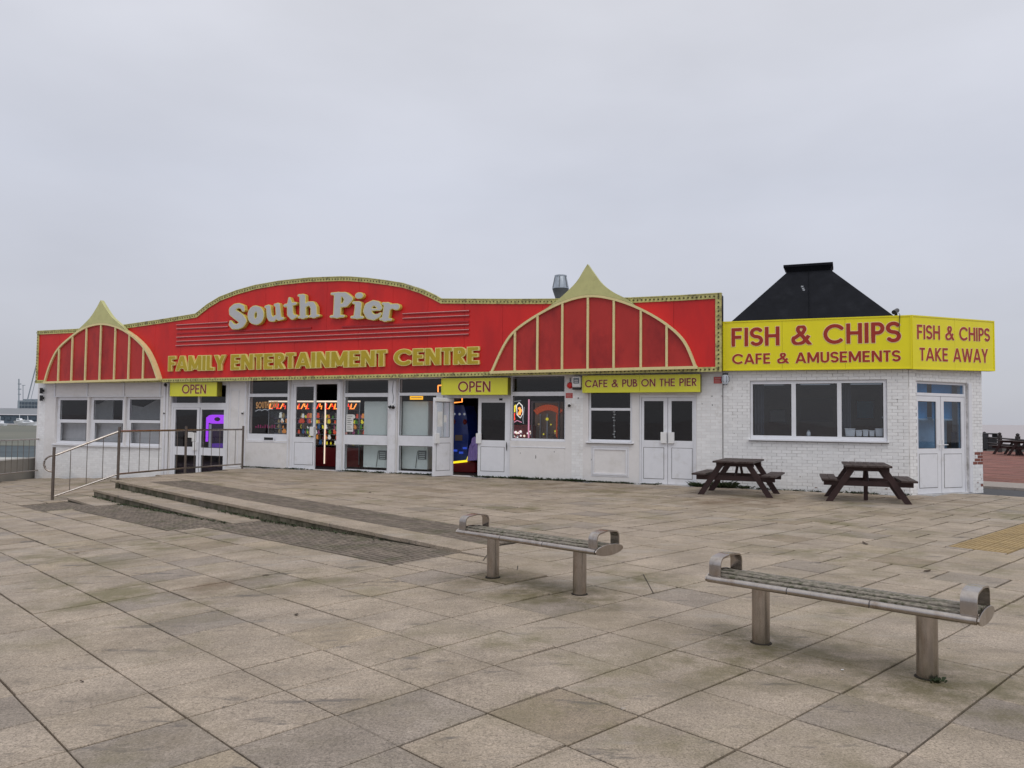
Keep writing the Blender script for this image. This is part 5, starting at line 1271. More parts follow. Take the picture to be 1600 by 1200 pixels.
mb = MB(); mb.box(bp_.x-.24, bp_.x+.39, bp_.y-.34, bp_.y+.24, 1.0, 1.08); mb.build('hood', 'black_plastic', t_, bevel=.03)
for q in (-.22, .33): mb = MB(); mb.box(bp_.x+q, bp_.x+q+.04, bp_.y-.3, bp_.y+.2, .782, .998); mb.build('hood_post', 'black_plastic', t_)
far_lab = ['dark picnic table on the red promenade, nearest the far litter bin', 'second dark picnic table along the far timber fence, at the right edge', 'dark picnic table farthest right, cut by the edge of the photo']
for i, (x, y) in enumerate(((1584, 711), (1607, 713))):
    P = gnd(x, y); o = copy_tree(tb, None, (P.x, P.y, .02), math.radians(-60+i*8)); o['label'] = far_lab[i]; o['group'] = 'picnic tables by the promenade fence'

# ---- harbour beyond the railing (left) ----------------------------------------
mb = MB(); mb.add([(-400, 30, -4.9), (-18.3, 30, -4.9), (-18.3, 175, -4.85), (-400, 175, -4.85)], [(0, 1, 2, 3)]); tag(mb.build('harbour_water', 'harbour_water', origin=(-100, 60, -4.9)), kind='structure')
mb = MB(); mb.box(-60, -18.5, 50, 55, -6, -1.55); q_ = mb.build('quay', 'quay_brick'); tag(q_, 'lower brown brick quay with pale ledge beyond the left railing', 'quay')
mb = MB(); mb.box(-60, -18.4, 49.9, 55.1, -1.55, -1.43); mb.build('coping', 'quay_ledge', q_)
mb = MB(); mb.add([(-600, 160, -4.8), (-60, 160, -4.8), (-60, 370, -3.2), (-600, 370, -3.2)], [(0, 1, 2, 3)]); tag(mb.build('mud_bank', 'mud', origin=(-200, 200, -4.8)), kind='structure')
Yh = 380.0
def hp_(x, y, Y=Yh): return at_depth(x, y, Y)
def far_box(name, x0, x1, y0, y1, Y, m, parent=None, dep=14):
    a = hp_(x0, y1, Y); b = hp_(x1, y0, Y); mb = MB(); mb.box(a.x, b.x, Y, Y+dep, a.z, b.z); return mb.build(name, m, parent)
def H(x): return 647+.0105*x
hb = empty('harbour_shed', tuple(hp_(30, 662)), 'long low blue harbour shed with pale roof far away at left', 'building')
far_box('wall', -80, 75, H(0)+2, H(0)+14, Yh, 'quay_blue', hb, 30); far_box('roof', -80, 80, 638.5, 646, Yh-1, 'far_roof', hb, 34)
for i in range(14): far_box('window', -70+i*10, -64+i*10, 652, 656, Yh-.5, 'far_glass', hb, .4)
ht = empty('control_tower', tuple(hp_(43, 640, Yh+40)), 'grey glazed harbour control building with roof railings far at left', 'building')
far_box('wall', 27, 66, 626, 641, Yh+40, 'far_wall', ht, 16)
for r_ in range(2):
    for i in range(6): far_box('window', 28.5+i*5.2, 32.2+i*5.2, 628+r_*6, 631.5+r_*6, Yh+39.6, 'far_glass', ht, .3)
for x in (36, 46, 55): far_box('roof_unit', x, x+3, 623.5, 626.2, Yh+42, 'far_wall', ht, 4)
def mast(name, label, x, y0, y1, r_, Y, cat, arms=()):
    a, b = hp_(x, y1, Y), hp_(x, y0, Y); t = empty(name, tuple(a), label, cat); mb = MB(); mb.tube([a, b], r_, 6); mb.build('pole', 'far_wall', t)
    for (dx, y) in arms: p = hp_(x, y, Y); q = hp_(x+dx, y, Y); q2 = hp_(x-dx*.4, y, Y); mb = MB(); mb.tube([q2, q], r_*.8, 5); mb.build('arm', 'far_wall', t)
mast('radio_mast', 'tall thin harbour mast with short side arms at the far left', 29.5, 592, 641, .32, Yh+20, 'mast', [(3.5, 600), (3.5, 608), (3, 616)])
mast('floodlight_mast', 'thinner floodlight mast with a flat head right of the tall mast', 36, 602, 627, .2, Yh+60, 'mast', [(3.5, 602)])
t_ = empty('crane', tuple(hp_(43, 626, Yh+30)), 'slanting crane jib with stay line rising behind the left end of the building', 'crane')
mb = MB(); mb.tube([hp_(42.5, 626, Yh+30), hp_(57, 569, Yh+30)], .3, 5); mb.build('jib', 'far_wall', t_)
mb = MB(); mb.tube([hp_(48, 625, Yh+30), hp_(60, 575, Yh+30)], .14, 4); mb.build('stay', 'far_wall', t_)
def boat(label, x0, x1, yd, Y, flip=1):
    a, b = hp_(x0, yd, Y), hp_(x1, yd, Y); L_ = b.x-a.x; c = (a.x+b.x)/2; z = a.z; t = empty('motor_boat', (c, Y, z-.9), label, 'boat', 'white boats moored far across the harbour')
    M = Matrix.Translation((c, Y, z)) @ Matrix.Diagonal((flip, 1, 1, 1)); h = L_/2
    mb = MB(M); vs = []
    for x, wd, zz_ in ((-h, 1.5, .3), (-h*.3, 1.8, .35), (h*.5, 1.4, .6), (h, .05, 1.0)): vs += [(x, -wd, zz_), (x, wd, zz_), (x*.94, wd*.5, -1.1), (x*.94, -wd*.5, -1.1)]
    fs = [(k*4+q, k*4+(q+1) % 4, (k+1)*4+(q+1) % 4, (k+1)*4+q) for k in range(3) for q in range(4)] + [(3, 2, 1, 0), (12, 13, 14, 15)]
    mb.add(vs, fs); mb.build('hull', 'boat_white', t)
    mb = MB(M); mb.prism([(-h*.5, .35), (h*.45, .5), (h*.1, 1.5), (-h*.45, 1.5)], -1.1, 1.1); mb.build('cabin', 'boat_white', t)
    mb = MB(M); mb.prism([(-h*.42, .85), (h*.30, .85), (h*.12, 1.25), (-h*.40, 1.25)], -1.13, 1.13); mb.build('cabin_window', 'far_glass', t)
    mb = MB(M); mb.tube([(-h*.1, 0, 1.5), (-h*.15, 0, 3.4)], .1, 5); mb.build('mast', 'boat_white', t)
boat('white motor boat with a short mast, largest across the harbour', 30, 60, 661.5, 350)
boat('low white boat partly cut by the left edge of the photo', -12, 9, 662.5, 340, -1)
boat('small white boat behind the largest motor boat', 24, 38, 658.5, 365)

# ================================================================== INSIDE THE ARCADE AND CAFE
def local(px_, py_, y): return FA.px(px_, py_, y)
def fbox(mb, x0, y0, x1, y1, yl, dep, **k):
    r_ = FA.rect(x0, y0, x1, y1, yl); mb.box(r_[0], r_[2], yl, yl+dep, r_[1], r_[3], **k); return r_
# grabber cabinets with glowing headers (prizes on shelves)
def grabber(x0, x1, yl, label, seed, partial=False):
    rr = random.Random(seed); r_ = FA.rect(x0, 627, x1, 734, yl); a, _, b, zt = r_; w_ = b-a; dep = .9
    t = empty('prize_cabinet', tuple(FA.w((a+b)/2, yl, .01)), label, 'arcade machine', 'glowing prize cabinets inside the arcade', rz=FA.a)
    mb = MB(FA.M); mb.box(a, b, yl+dep, yl+dep+.03, .01, zt); mb.build('back', 'cabinet_dark', t)
    mb = MB(FA.M); mb.box(a, b, yl, yl+dep, .01, .62); mb.build('plinth', 'cabinet_red', t, bevel=.01)
    mb = MB(FA.M); mb.box(a, b, yl-.01, yl+dep, zt-.30, zt-.02); hd = mb.build('header', 'cabinet_dark', t)
    mb = MB(FA.M); mb.box(a-.01, b+.01, yl-.035, yl-.011, zt-.03, zt+.02); mb.build('light_bar', 'glow_warm', t)
    for x in (a, b): mb = MB(FA.M); mb.box(x-.014, x+.014, yl-.03, yl-.0, .1, zt-.04); mb.build('corner_post', 'glow_warm' if (x == a and seed == 4) else 'galvanised', t)
    # squiggled glowing header strokes
    for k in range(max(2, int(w_/.12))):
        x = a+.07+k*.115; mb = MB(FA.M); z = zt-.17; s_ = rr.choice([-1, 1]); sl = .03
        if k % 3 == 0: path = [(x-.05+sl, yl-.02, z+.09), (x-.05, yl-.02, z-.08), (x+.03, yl-.02, z-.07)]
        elif k % 3 == 1: path = [(x-.05, yl-.02, z-.08), (x+.05, yl-.02, z+.09)]
        else: path = [(x-.02, yl-.02, z+.09), (x-.04, yl-.02, z-.01), (x+.04, yl-.02, z+.02), (x+.02, yl-.02, z-.09)]
        mb.tube(path, .017, 5); mb.build('neon_stroke', rr.choice(['glow_orange', 'glow_red', 'glow_orange']), hd)
    # shelves with soft toys
    for sh in range(6):
        z = .68+sh*(zt-1.08)/6; mb = MB(FA.M); mb.box(a+.02, b-.02, yl+.25, yl+dep, z, z+.02); s_ = mb.build('shelf', 'galvanised', t)
        x = a+.08
        while x < b-.06:
            q = rr.uniform(.028, .062); mb = MB(FA.M); cx, cy, cz = x, yl+.35+rr.uniform(0, .2), z+.02+q
            mb.ball((cx, cy, cz), q, seg=7, rings=5); mb.ball((cx+rr.uniform(-.02, .02), cy-.01, cz+q*1.25), q*.66, seg=7, rings=5)
            if rr.random() < .6:
                for s2 in (-1, 1): mb.ball((cx+s2*q*.5, cy, cz+q*1.8), q*.28, seg=5, rings=3)
            mb.M = mb.M @ Matrix.Translation((0, 0, 0)); mb.build('soft_toy', 'glowing_plush%d' % rr.choice([0, 1, 2, 3, 4, 8, 5, 6, 7, 8, 9]), s_, smooth=60); x += q*1.5+rr.uniform(.0, .03)
    mb = MB(FA.M); mb.box(a+.02, b-.02, yl, yl+.006, .63, zt-.31); mb.build('glass', 'glass', t)
    return t
grabber(420, 450, 1.5, 'prize cabinet of soft toys behind the window with the sticker', 1)
grabber(452, 488, 1.5, 'prize cabinet with yellow and green toys seen through the closed narrow door', 2)
grabber(489, 507, 1.5, 'narrow prize cabinet seen through the left half of the open doorway', 3)
grabber(508, 530, 1.5, 'prize cabinet with dark red plinth in the right half of the open doorway', 4)
grabber(533, 562, 1.7, 'prize cabinet partly hidden behind the paper notice', 5)
# pale backs of two machines pressed against the glass
for (x0, x1, lb, v0) in ((568, 604.5, 'pale grey-green machine back standing in the window left of the spotlight post', 592), (628, 668.5, 'pale grey-green machine back standing in the window beside the main entrance', 653.5)):
    r_ = FA.rect(x0, 627, x1, 730.5, .32); t = empty('machine_cabinet', tuple(FA.w((r_[0]+r_[2])/2, .4, .02)), lb, 'arcade machine', 'pale machine backs in the windows', rz=FA.a)
    mb = MB(FA.M); mb.box(r_[0], r_[2], .32, 1.1, .12, r_[3]); mb.build('casing', 'cabinet_back', t, bevel=.015)
    mb = MB(FA.M); mb.box(r_[0]+.05, r_[2]-.05, .314, .3185, .2, r_[3]-.08); mb.build('back_panel', 'cabinet_back', t, bevel=.003)
    v = FA.rect(v0, 704, v0+12.5, 718, .31); mb = MB(FA.M); mb.box(v[0], v[2], .295, .3135, v[1], v[3]); vt = mb.build('vent', 'vent_grey', t, bevel=.003)
    for i in range(4): z = v[1]+(v[3]-v[1])*(i+.7)/5; mb = MB(FA.M); mb.box(v[0]+.04, v[2]-.04, .290, .2945, z-.008, z+.008); mb.build('louvre', 'cabinet_back', vt)
    mb = MB(FA.M); mb.tube([(v[0]-.02, .30, v[3]-.02), (v[0]-.06, .295, v[1]-.1), (v[0]-.08, .3, .15)], .007, 5); mb.build('cable', 'black_plastic', t)
    for dx in (.06, r_[2]-r_[0]-.06): mb = MB(FA.M); mb.lathe([(.02, 0), (.02, .12)], (r_[0]+dx, .45, .004), 6); mb.build('foot', 'black_plastic', t)
# purple lit machine behind the left double doors
cxp, czp = FA.px(333, 656, 1.6); t = empty('ring_light_machine', tuple(FA.w(cxp, 1.7, 0)), 'arcade machine with glowing purple hood and dark oval eye behind the left double doors', 'arcade machine', rz=FA.a)
r_ = FA.rect(323.5, 648, 352, 662, 1.6); xm = (r_[0]+r_[2])/2; zm = (r_[1]+r_[3])/2; hw_, hh = (r_[2]-r_[0])/2, (r_[3]-r_[1])/2
def sup(cx, cz, a, b, e_=.6, n_=24): return [(cx+a*math.copysign(abs(math.cos(t_))**e_, math.cos(t_)), cz+b*math.copysign(abs(math.sin(t_))**e_, math.sin(t_))) for t_ in [2*math.pi*i/n_ for i in range(n_)]]
mb = MB(FA.M); mb.prism([sup(xm, zm, hw_, hh), sup(xm+.03, zm+.0, hw_*.38, hh*.48, 1)], 1.6, 1.8); mb.build('hood', 'glow_purple', t)
mb = MB(FA.M); mb.prism(sup(xm+.03, zm, hw_*.37, hh*.46, 1), 1.64, 1.7); mb.build('eye', 'cabinet_dark', t)
for a_, b_, c_, d_ in ((322.3, 652, 324.8, 690), (327, 663, 329, 700)):
    q = FA.rect(a_, b_, c_, d_, 1.6); mb = MB(FA.M); mb.box(q[0], q[2], 1.58, 1.63, q[1], q[3]); mb.build('light_column', 'glow_purple' if a_ < 325 else 'glow_dim_white', t)
mb = MB(FA.M); q = FA.rect(336, 693, 352, 700, 1.7); mb.box(q[0], q[2], 1.5, 2.0, q[1], q[3]); mb.build('platform', 'glow_violet', t, bevel=.03)
mb = MB(FA.M); mb.box(xm-hw_, xm+hw_, 1.81, 2.2, .0, r_[3]+.1); mb.build('cabinet', 'cabinet_dark', t)
# blue machine in main doorway
t = empty('blue_ride', tuple(FA.w(FA.px(718, 700, 1.4)[0], 1.6, 0)), 'tall deep blue arcade machine seen through the open main entrance', 'arcade machine', rz=FA.a)
a = FA.px(704, 690, 1.4)[0]; b = FA.px(731, 690, 1.4)[0]; zt = FA.px(716, 633, 1.4)[1]
mb = MB(FA.M); pr = [(a, .35), (b-.02, .35), (b+.02, zt*.55), (b-.06, zt*.86), (b-.16, zt), (a+.05, zt), (a-.05, zt*.8)]; mb.prism(pr, 1.4, 2.1); mb.build('shell', 'blue_plastic', t, bevel=.04)
for i, x in enumerate((.12, .30, .46)): mb = MB(FA.M); mb.ball((a+x, 1.39, zt-.27), .038, seg=8, rings=5); mb.build('lamp', 'glow_dim_white', t)
for x in (.10, .48): mb = MB(FA.M); mb.ball((a+x, 1.39, zt-.50), .065, seg=8, rings=5, sq=1.3); mb.build('speaker', 'cabinet_red', t)
mb = MB(FA.M); mb.box(a+.16, a+.4, 1.385, 1.399, .95, 1.12); mb.build('coin_panel', 'interior_brown', t)
for zz_, xx in ((.62, .1), (.56, .3), (.7, .42)): mb = MB(FA.M); mb.box(a+xx, a+xx+.13, 1.385, 1.399, zz_, zz_+.06); mb.build('button_plate', 'glow_blue', t)
mb = MB(FA.M); mb.box(a-.1, b+.3, 1.3, 2.2, .01, .345); mb.build('plinth', 'cabinet_red', t, bevel=.02)
mb = MB(FA.M); p0 = FA.px(700, 723.5, 1.28); p1 = FA.px(729.5, 720.3, 1.28); p2 = FA.px(732, 713.5, 1.28)
mb.tube([(p0[0], 1.28, p0[1]), (p1[0], 1.28, p1[1]), (p2[0], 1.28, p2[1])], .032, 8); mb.build('neon_tube', 'glow_yellow', t)
# lilac ride-on figure
t = empty('ride_figure', tuple(FA.w(FA.px(738, 718, 1.15)[0], 1.2, .36)), 'pale lilac moulded plastic ride seat in the main doorway', 'kiddie ride', rz=FA.a)
yl = 1.15; a = FA.px(730, 700, yl)[0]; b = FA.px(746, 700, yl)[0]; z0 = FA.px(738, 720.5, yl)[1]; z1 = FA.px(738, 682, yl)[1]; W_ = b-a; H_ = z1-z0
P_ = lambda x, z: (a+W_*x, z0+H_*z)
mb = MB(FA.M); mb.prism([P_(.0, 0), P_(.95, .05), P_(1.0, .5), P_(.92, .93), P_(.72, 1.0), P_(.45, .93), P_(.38, .72), P_(.22, .62), P_(.12, .35)], yl, yl+.35); mb.build('shell', 'lilac_plastic', t, bevel=.04, smooth=50)
mb = MB(FA.M); mb.tube([(a+W_*.35, yl-.01, z0+H_*.70), (a+W_*.5, yl-.02, z0+H_*.52), (a+W_*.7, yl-.01, z0+H_*.70)], .015, 6); mb.build('rim', 'lilac_plastic', t)
for q in (.25, .5, .75): mb = MB(FA.M); mb.tube([(a+W_*q, yl-.004, z0+H_*.05), (a+W_*(q+.05), yl-.01, z0+H_*.42)], .012, 5); mb.build('fold', 'lilac_plastic', t)
# orange neon rectangle hung above doorway
t = empty('neon_sign', tuple(FA.w(FA.px(703, 625, .9)[0], .9, 2.0)), 'orange neon tube rectangle hanging inside above the main entrance', 'neon sign', rz=FA.a)
pts = [FA.px(x, y, .9) for x, y in ((684.5, 602.5), (722, 599), (722, 628), (706, 629.5), (684.5, 622))]
mb = MB(FA.M); mb.tube([(p[0], .9, p[1]) for p in pts[:4]], .02, 6); mb.tube([(pts[0][0], .9, pts[0][1]), (pts[4][0], .9, pts[4][1])], .02, 6); mb.build('tube', 'glow_orange', t)
r_ = FA.rect(686, 603, 720, 627.5, .92); mb = MB(FA.M); mb.box(r_[0]+.03, r_[2]-.03, .92, .96, r_[1]+.03, r_[3]-.03); mb.build('backboard', 'cabinet_dark', t)
# yellow notice in window 6, paper notices
def paper(x0, y0, x1, y1, label, m='paper_scrap', yl=.074, text=True):
    r_ = FA.rect(x0, y0, x1, y1, yl); t = empty('paper_notice', tuple(FA.w((r_[0]+r_[2])/2, yl, r_[1])), label, 'notice', rz=FA.a)
    mb = MB(FA.M); mb.box(r_[0], r_[2], yl-.001, yl+.001, r_[1], r_[3]); mb.build('sheet', m, t)
    if text:
        n_ = int((r_[3]-r_[1])/.07)
        for i in range(n_): z = r_[3]-.05-i*.065; mb = MB(FA.M); mb.box(r_[0]+.04, r_[2]-.04-.05*(i % 2), yl-.003, yl-.0015, z-.010, z+.008); mb.build('printed_line', 'vent_grey', t)
paper(541, 647.5, 552, 674.5, 'tall white paper notice inside the window left of the two pale machines')
paper(537.8, 675.5, 542.5, 679.5, 'tiny pink card low in the corner of that same window', 'notice_print', text=False)
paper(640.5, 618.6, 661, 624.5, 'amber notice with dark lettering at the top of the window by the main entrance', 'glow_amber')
# sticker lettering on window 4
t = empty('window_sticker', tuple(FA.w(FA.px(420, 636, .07)[0], .07, FA.px(420, 640, .07)[1])), 'orange South Pier lettering stuck on the tall window above the letterbox', 'sticker', rz=FA.a)
for ch, fn in lay(FA, 'SOUTH PIER', (400, 638.5), (434.5, 637), 10.5, 10, .072, .22, .2, .10):
    mb = MB(FA.M); put_glyph(mb, (ch, .22, .2), fn, .070, .074, 0, res=40); mb.build('letter', 'sticker_orange' if 'sticker_orange' in MAT else (mat('sticker_orange', (.62, .33, .13), .5) and 'sticker_orange'), t)
for i in range(3):
    p = [FA.px(x, y, .07) for x, y in ((399+i*9, 642.5-i*.6), (404+i*9, 640.3-i*.6), (408+i*9, 640.6-i*.6))]; mb = MB(FA.M); mb.tube([(q[0], .072, q[1]) for q in p], .012, 4); mb.build('wave', 'glow_dim_white', t)
mat('sticker_pink', (.28, .03, .12), .5)
for i in range(9):
    p = FA.px(400+i*3.6, 666, .07); mb = MB(FA.M); mb.box(p[0]-.02, p[0]+.02, .070, .073, p[1]-.055, p[1]+.045*(1 if i % 3 else .2)); mb.build('mark', 'sticker_pink', t)
# colourful neon and sunburst cabinet behind window 7
t = empty('neon_swirl', tuple(FA.w(FA.px(808, 645, 1.0)[0], 1.0, 1.6)), 'red yellow and white neon swirl glowing behind the window right of the entrance', 'neon sign', rz=FA.a)
def neon(pts, m, r_=.018, yl=1.0):
    q = [FA.px(x, y, yl) for x, y in pts]; mb = MB(FA.M); mb.tube([(p[0], yl, p[1]) for p in q], r_, 6); mb.build('tube', m, t)
neon([(800, 630), (801, 640), (805, 633), (804, 644)], 'glow_yellow', .025); neon([(800, 650), (804, 646), (804, 655), (800, 658)], 'glow_red', .022)
neon([(807, 634), (811, 629), (816, 634), (817, 646), (813, 653), (808, 648), (807, 634)], 'glow_white', .014)
neon([(811, 637), (813.5, 641), (811, 648)], 'glow_orange', .04); neon([(819, 636), (817, 655), (818, 662)], 'glow_dim_white', .016); neon([(801, 661), (808, 657), (815, 660)], 'glow_pink', .012)
neon([(799, 628), (806, 627), (814, 626)], 'glow_dim_white', .012)
t = empty('pusher_machine', tuple(FA.w(FA.px(815, 680, 1.1)[0], 1.3, 0)), 'dark red machine with bright white lights low behind the window right of entrance', 'arcade machine', rz=FA.a)
r_ = FA.rect(797, 664, 832, 700, 1.05); mb = MB(FA.M); mb.box(r_[0], r_[2], 1.1, 1.6, .0, r_[3]); mb.build('cabinet', 'cabinet_red', t, bevel=.02)
rr = random.Random(5)
for i in range(26):
    p = FA.px(rr.uniform(799, 831), rr.uniform(673, 684), 1.05); mb = MB(FA.M); mb.ball((p[0], 1.06, p[1]), rr.uniform(.012, .04), seg=6, rings=4); mb.build('light', rr.choice(['glow_white', 'glow_white', 'glow_dim_white', 'glow_pink', 'glow_warm']), t)
t = empty('neon_pole', tuple(FA.w(FA.px(826, 685, .9)[0], .9, .5)), 'upright pink neon pole behind the window right of entrance', 'neon light', rz=FA.a)
r_ = FA.rect(825, 624, 827.3, 686, .9); mb = MB(FA.M); mb.tube([((r_[0]+r_[2])/2, .9, .02), ((r_[0]+r_[2])/2, .9, r_[3])], .022, 8); mb.build('tube', 'glow_pink', t)
yl = 1.0; r_ = FA.rect(829.5, 627, 874, 735, yl); a, _, b, zt = r_; t = empty('sunburst_machine', tuple(FA.w((a+b)/2, yl, 0)), 'tall cabinet with orange sunburst canopy behind the window right of entrance', 'arcade machine', rz=FA.a)
mb = MB(FA.M); mb.box(a, b, yl+.3, yl+.8, 0, zt); mb.build('cabinet', 'interior_brown', t)
mb = MB(FA.M); plate(mb, (a, .0, b, zt), [(a+.04, .3, b-.04, zt-.04)], yl, yl+.06); mb.build('frame', 'interior_ceiling', t)
cx, cz = (a+b)/2, zt-.75
for i in range(15):
    t0 = math.radians(50+i*5.6); t1 = t0+math.radians(2.9)
    def rp(t_, r0): return (cx+r0*math.cos(t_)*1.0, cz+r0*math.sin(t_))
    q = [rp(t0, .50), rp(t0, .66), rp(t1, .66), rp(t1, .50)]; mb = MB(FA.M); mb.prism(q[::-1], yl+.2, yl+.28); mb.build('ray', 'glow_fire', t)
for x in (.2, .45, .78): mb = MB(FA.M); mb.box(a+(b-a)*x, a+(b-a)*x+.025, yl+.24, yl+.29, .3, zt-.35); mb.build('upright', 'glow_fire' if x > .7 else 'galvanised', t)
for i in range(14):
    mb = MB(FA.M); mb.ball((a+.1+rr.uniform(0, b-a-.2), yl+.24, rr.uniform(.9, zt-.5)), rr.uniform(.02, .05), seg=6, rings=4); mb.build('trinket', rr.choice(['glowing_plush7', 'glowing_plush2', 'interior_ceiling', 'glowing_plush0']), t)
# string of white lanterns in the cafe pub window
t = empty('hanging_decoration', tuple(FA.w(FA.px(960, 680, .35)[0], .35, 1.3)), 'column of white hanging ornaments in the narrow cafe window', 'decoration', rz=FA.a)
s0 = FA.px(959.5, 660, .35)[0]; z0, z1 = FA.px(959.5, 685, .35)[1], FA.px(959.5, 637, .35)[1]
mb = MB(FA.M); mb.tube([(s0, .35, z0), (s0, .35, z1)], .004, 4); mb.build('string', 'white_plastic', t)
for i in range(11):
    z = z0+(z1-z0)*(i+.5)/11
    if i in (3, 5): continue
    mb = MB(FA.M); mb.ball((s0+R.uniform(-.02, .02), .35, z), .03 if i < 5 else .037, seg=8, rings=4, sq=.45); mb.build('ornament', 'white_plastic', t)
mb = MB(FA.M)
# tubs and shaker on the wide window's inner sill
tub_lab = ['largest square white tub at the left of the row on the window sill', 'second white tub in the row on the window sill', 'middle white tub in the row on the window sill', 'fourth small white tub in the row on the window sill', 'wide white tub nearest the right edge of the window sill']
for i, (x0, x1, y0) in enumerate(((1320, 1336.5, 669.5), (1337, 1347, 672), (1348, 1357, 671.5), (1358, 1366.5, 672.5), (1367.5, 1380, 669.5))):
    r_ = FA.rect(x0, y0, x1, 682, .22); t = empty('tub', tuple(FA.w((r_[0]+r_[2])/2, .24, r_[1])), tub_lab[i], 'tub', 'white tubs on the window sill', rz=FA.a)
    mb = MB(FA.M); cxx = (r_[0]+r_[2])/2; w_ = (r_[2]-r_[0])/2
    mb.add([(cxx-w_*.85, .18, r_[1]), (cxx+w_*.85, .18, r_[1]), (cxx+w_*.85, .30, r_[1]), (cxx-w_*.85, .30, r_[1]), (cxx-w_, .17, r_[3]-.02), (cxx+w_, .17, r_[3]-.02), (cxx+w_, .31, r_[3]-.02), (cxx-w_, .31, r_[3]-.02)], [(3, 2, 1, 0), (4, 5, 6, 7), (0, 1, 5, 4), (1, 2, 6, 5), (2, 3, 7, 6), (3, 0, 4, 7)])
    mb.build('body', 'white_plastic', t, bevel=.012); mb = MB(FA.M); mb.box(cxx-w_-.004, cxx+w_+.004, .165, .315, r_[3]-.019, r_[3]); mb.build('lid', 'white_plastic', t, bevel=.004)
r_ = FA.rect(1258, 673, 1266, 681.5, .2); t = empty('salt_shaker', tuple(FA.w((r_[0]+r_[2])/2, .2, r_[1])), 'white salt shaker standing alone on the sill of the middle pane', 'shaker', rz=FA.a)
mb = MB(FA.M); mb.lathe([(.04, 0), (.045, .08), (.03, .11)], ((r_[0]+r_[2])/2+.02, .2, r_[1]), 10); mb.build('body', 'white_plastic', t, smooth=40)
mb = MB(FA.M); mb.lathe([(.031, .111), (.033, .14), (.01, .15)], ((r_[0]+r_[2])/2+.02, .2, r_[1]), 10); mb.build('cap', 'galvanised', t, smooth=40)
# ceiling light panels in the cafe
for i, (x, lb) in enumerate(((1352, 'glowing square ceiling light seen in the right-hand pane of the wide window'), (1275, 'dim square ceiling light seen in the middle pane of the wide window'), (1205, 'dim ceiling light seen in the left-hand pane of the wide window'))):
    s0 = FA.px(x, 605, 2.6)[0]; t = empty('ceiling_light', tuple(FA.w(s0, 2.6, 2.55)), lb, 'ceiling light', 'square ceiling lights in the cafe', rz=FA.a)
    mb = MB(FA.M); plate(mb, (s0-.4, 0, s0+.4, .0001), [], 0, 0) if False else None
    mb.box(s0-.36, s0+.36, 1.6, 2.3, 2.585, 2.61); mb.build('diffuser', 'glow_dim_white', t)
    for q in ((s0-.4, s0-.361, 1.56, 2.34), (s0+.361, s0+.4, 1.56, 2.34)): mb = MB(FA.M); mb.box(q[0], q[1], q[2], q[3], 2.58, 2.615); mb.build('trim', 'interior_ceiling', t)
# cafe chairs and tables, roughly, seen through the glass
def cafe_table(x, y, lb):
    t = empty('cafe_table', tuple(FA.w(x, y, 0)), lb, 'table', 'dark cafe tables behind the wide window', rz=FA.a)
    mb = MB(FA.M); mb.box(x-.4, x+.4, y-.4, y+.4, .72, .75); mb.build('table_top', 'interior_brown', t, bevel=.01)
    mb = MB(FA.M); mb.lathe([(.25, 0.01), (.24, .03), (.04, .05), (.04, .72)], (x, y, 0), 12); mb.build('pedestal', 'black_plastic', t)
cafe_table(-3.8, 1.6, 'dark cafe table behind the left-hand pane'); cafe_table(-2.3, 1.7, 'dark cafe table behind the middle pane')

# ================================================================== WEEDS, MOSS, LITTER
mb = MB()
def tuft(P, n_, h_, sp):
    for _ in range(n_):
        a = R.uniform(0, 2*math.pi); r_ = abs(R.gauss(0, sp)); b = P + Vector((r_*math.cos(a), r_*math.sin(a)*.6, 0)); l_ = R.uniform(.35, 1)*h_; d = Vector((math.cos(a+R.uniform(-1, 1)), math.sin(a), 0))
        s_ = Vector((-d.y, d.x, 0))*R.uniform(.006, .014); m_ = b + d*l_*.5 + Vector((0, 0, l_*.6)); t_ = b + d*l_*.95 + Vector((0, 0, l_*R.uniform(.45, .9)))
        mb.add([b-s_*.4, b+s_*.4, m_+s_, t_, m_-s_], [(0, 1, 2, 3, 4)])
for x0, x1, n_, h_ in ((383, 450, 34, .045), (453, 492, 14, .05), (530, 600, 34, .055), (606, 690, 36, .05), (745, 800, 30, .05), (799, 912, 80, .07), (912, 990, 50, .045), (1003, 1030, 14, .05), (1086, 1100, 16, .10), (1102, 1125, 8, .09), (1125, 1150, 14, .16), (1150, 1165, 5, .08), (1165, 1420, 60, .045)):
    for i in range(n_):
        x = R.uniform(x0, x1); s0 = FA.px(x, 745)[0]; q = R.choice([.5, .8, 1, 1.6])
        tuft(FA.w(s0, -.035-R.uniform(0, .05), .002), int(6+9*q), h_*q, .05*q)
for u in [R.uniform(.3, STEP_END-.3) for _ in range(240)]:      # along the foot of the top riser
    tt = .0 if u < 5.2 else .0; zl = plaza_z(u, .03) if u < 5.2 else -.15
    if R.random() < (.5 if 2.5 < u < 7 else .15): tuft(xy(u, .03+R.uniform(0, .04), zl+.003), 6, .05, .05)
for u in [R.uniform(5.3, STEP_END-.3) for _ in range(120)]:
    tuft(xy(u, .57+R.uniform(0, .04), (plaza_z(u, .57) if u < 10.75 else -.31)+.003), 5, .04, .05)
tuft(gnd(1462, 1066), 30, .035, .03)
weeds = mb.build('weeds', 'weed'); tag(weeds, 'scrubby green weeds along the foot of the walls and step risers', 'weeds', kind='stuff')
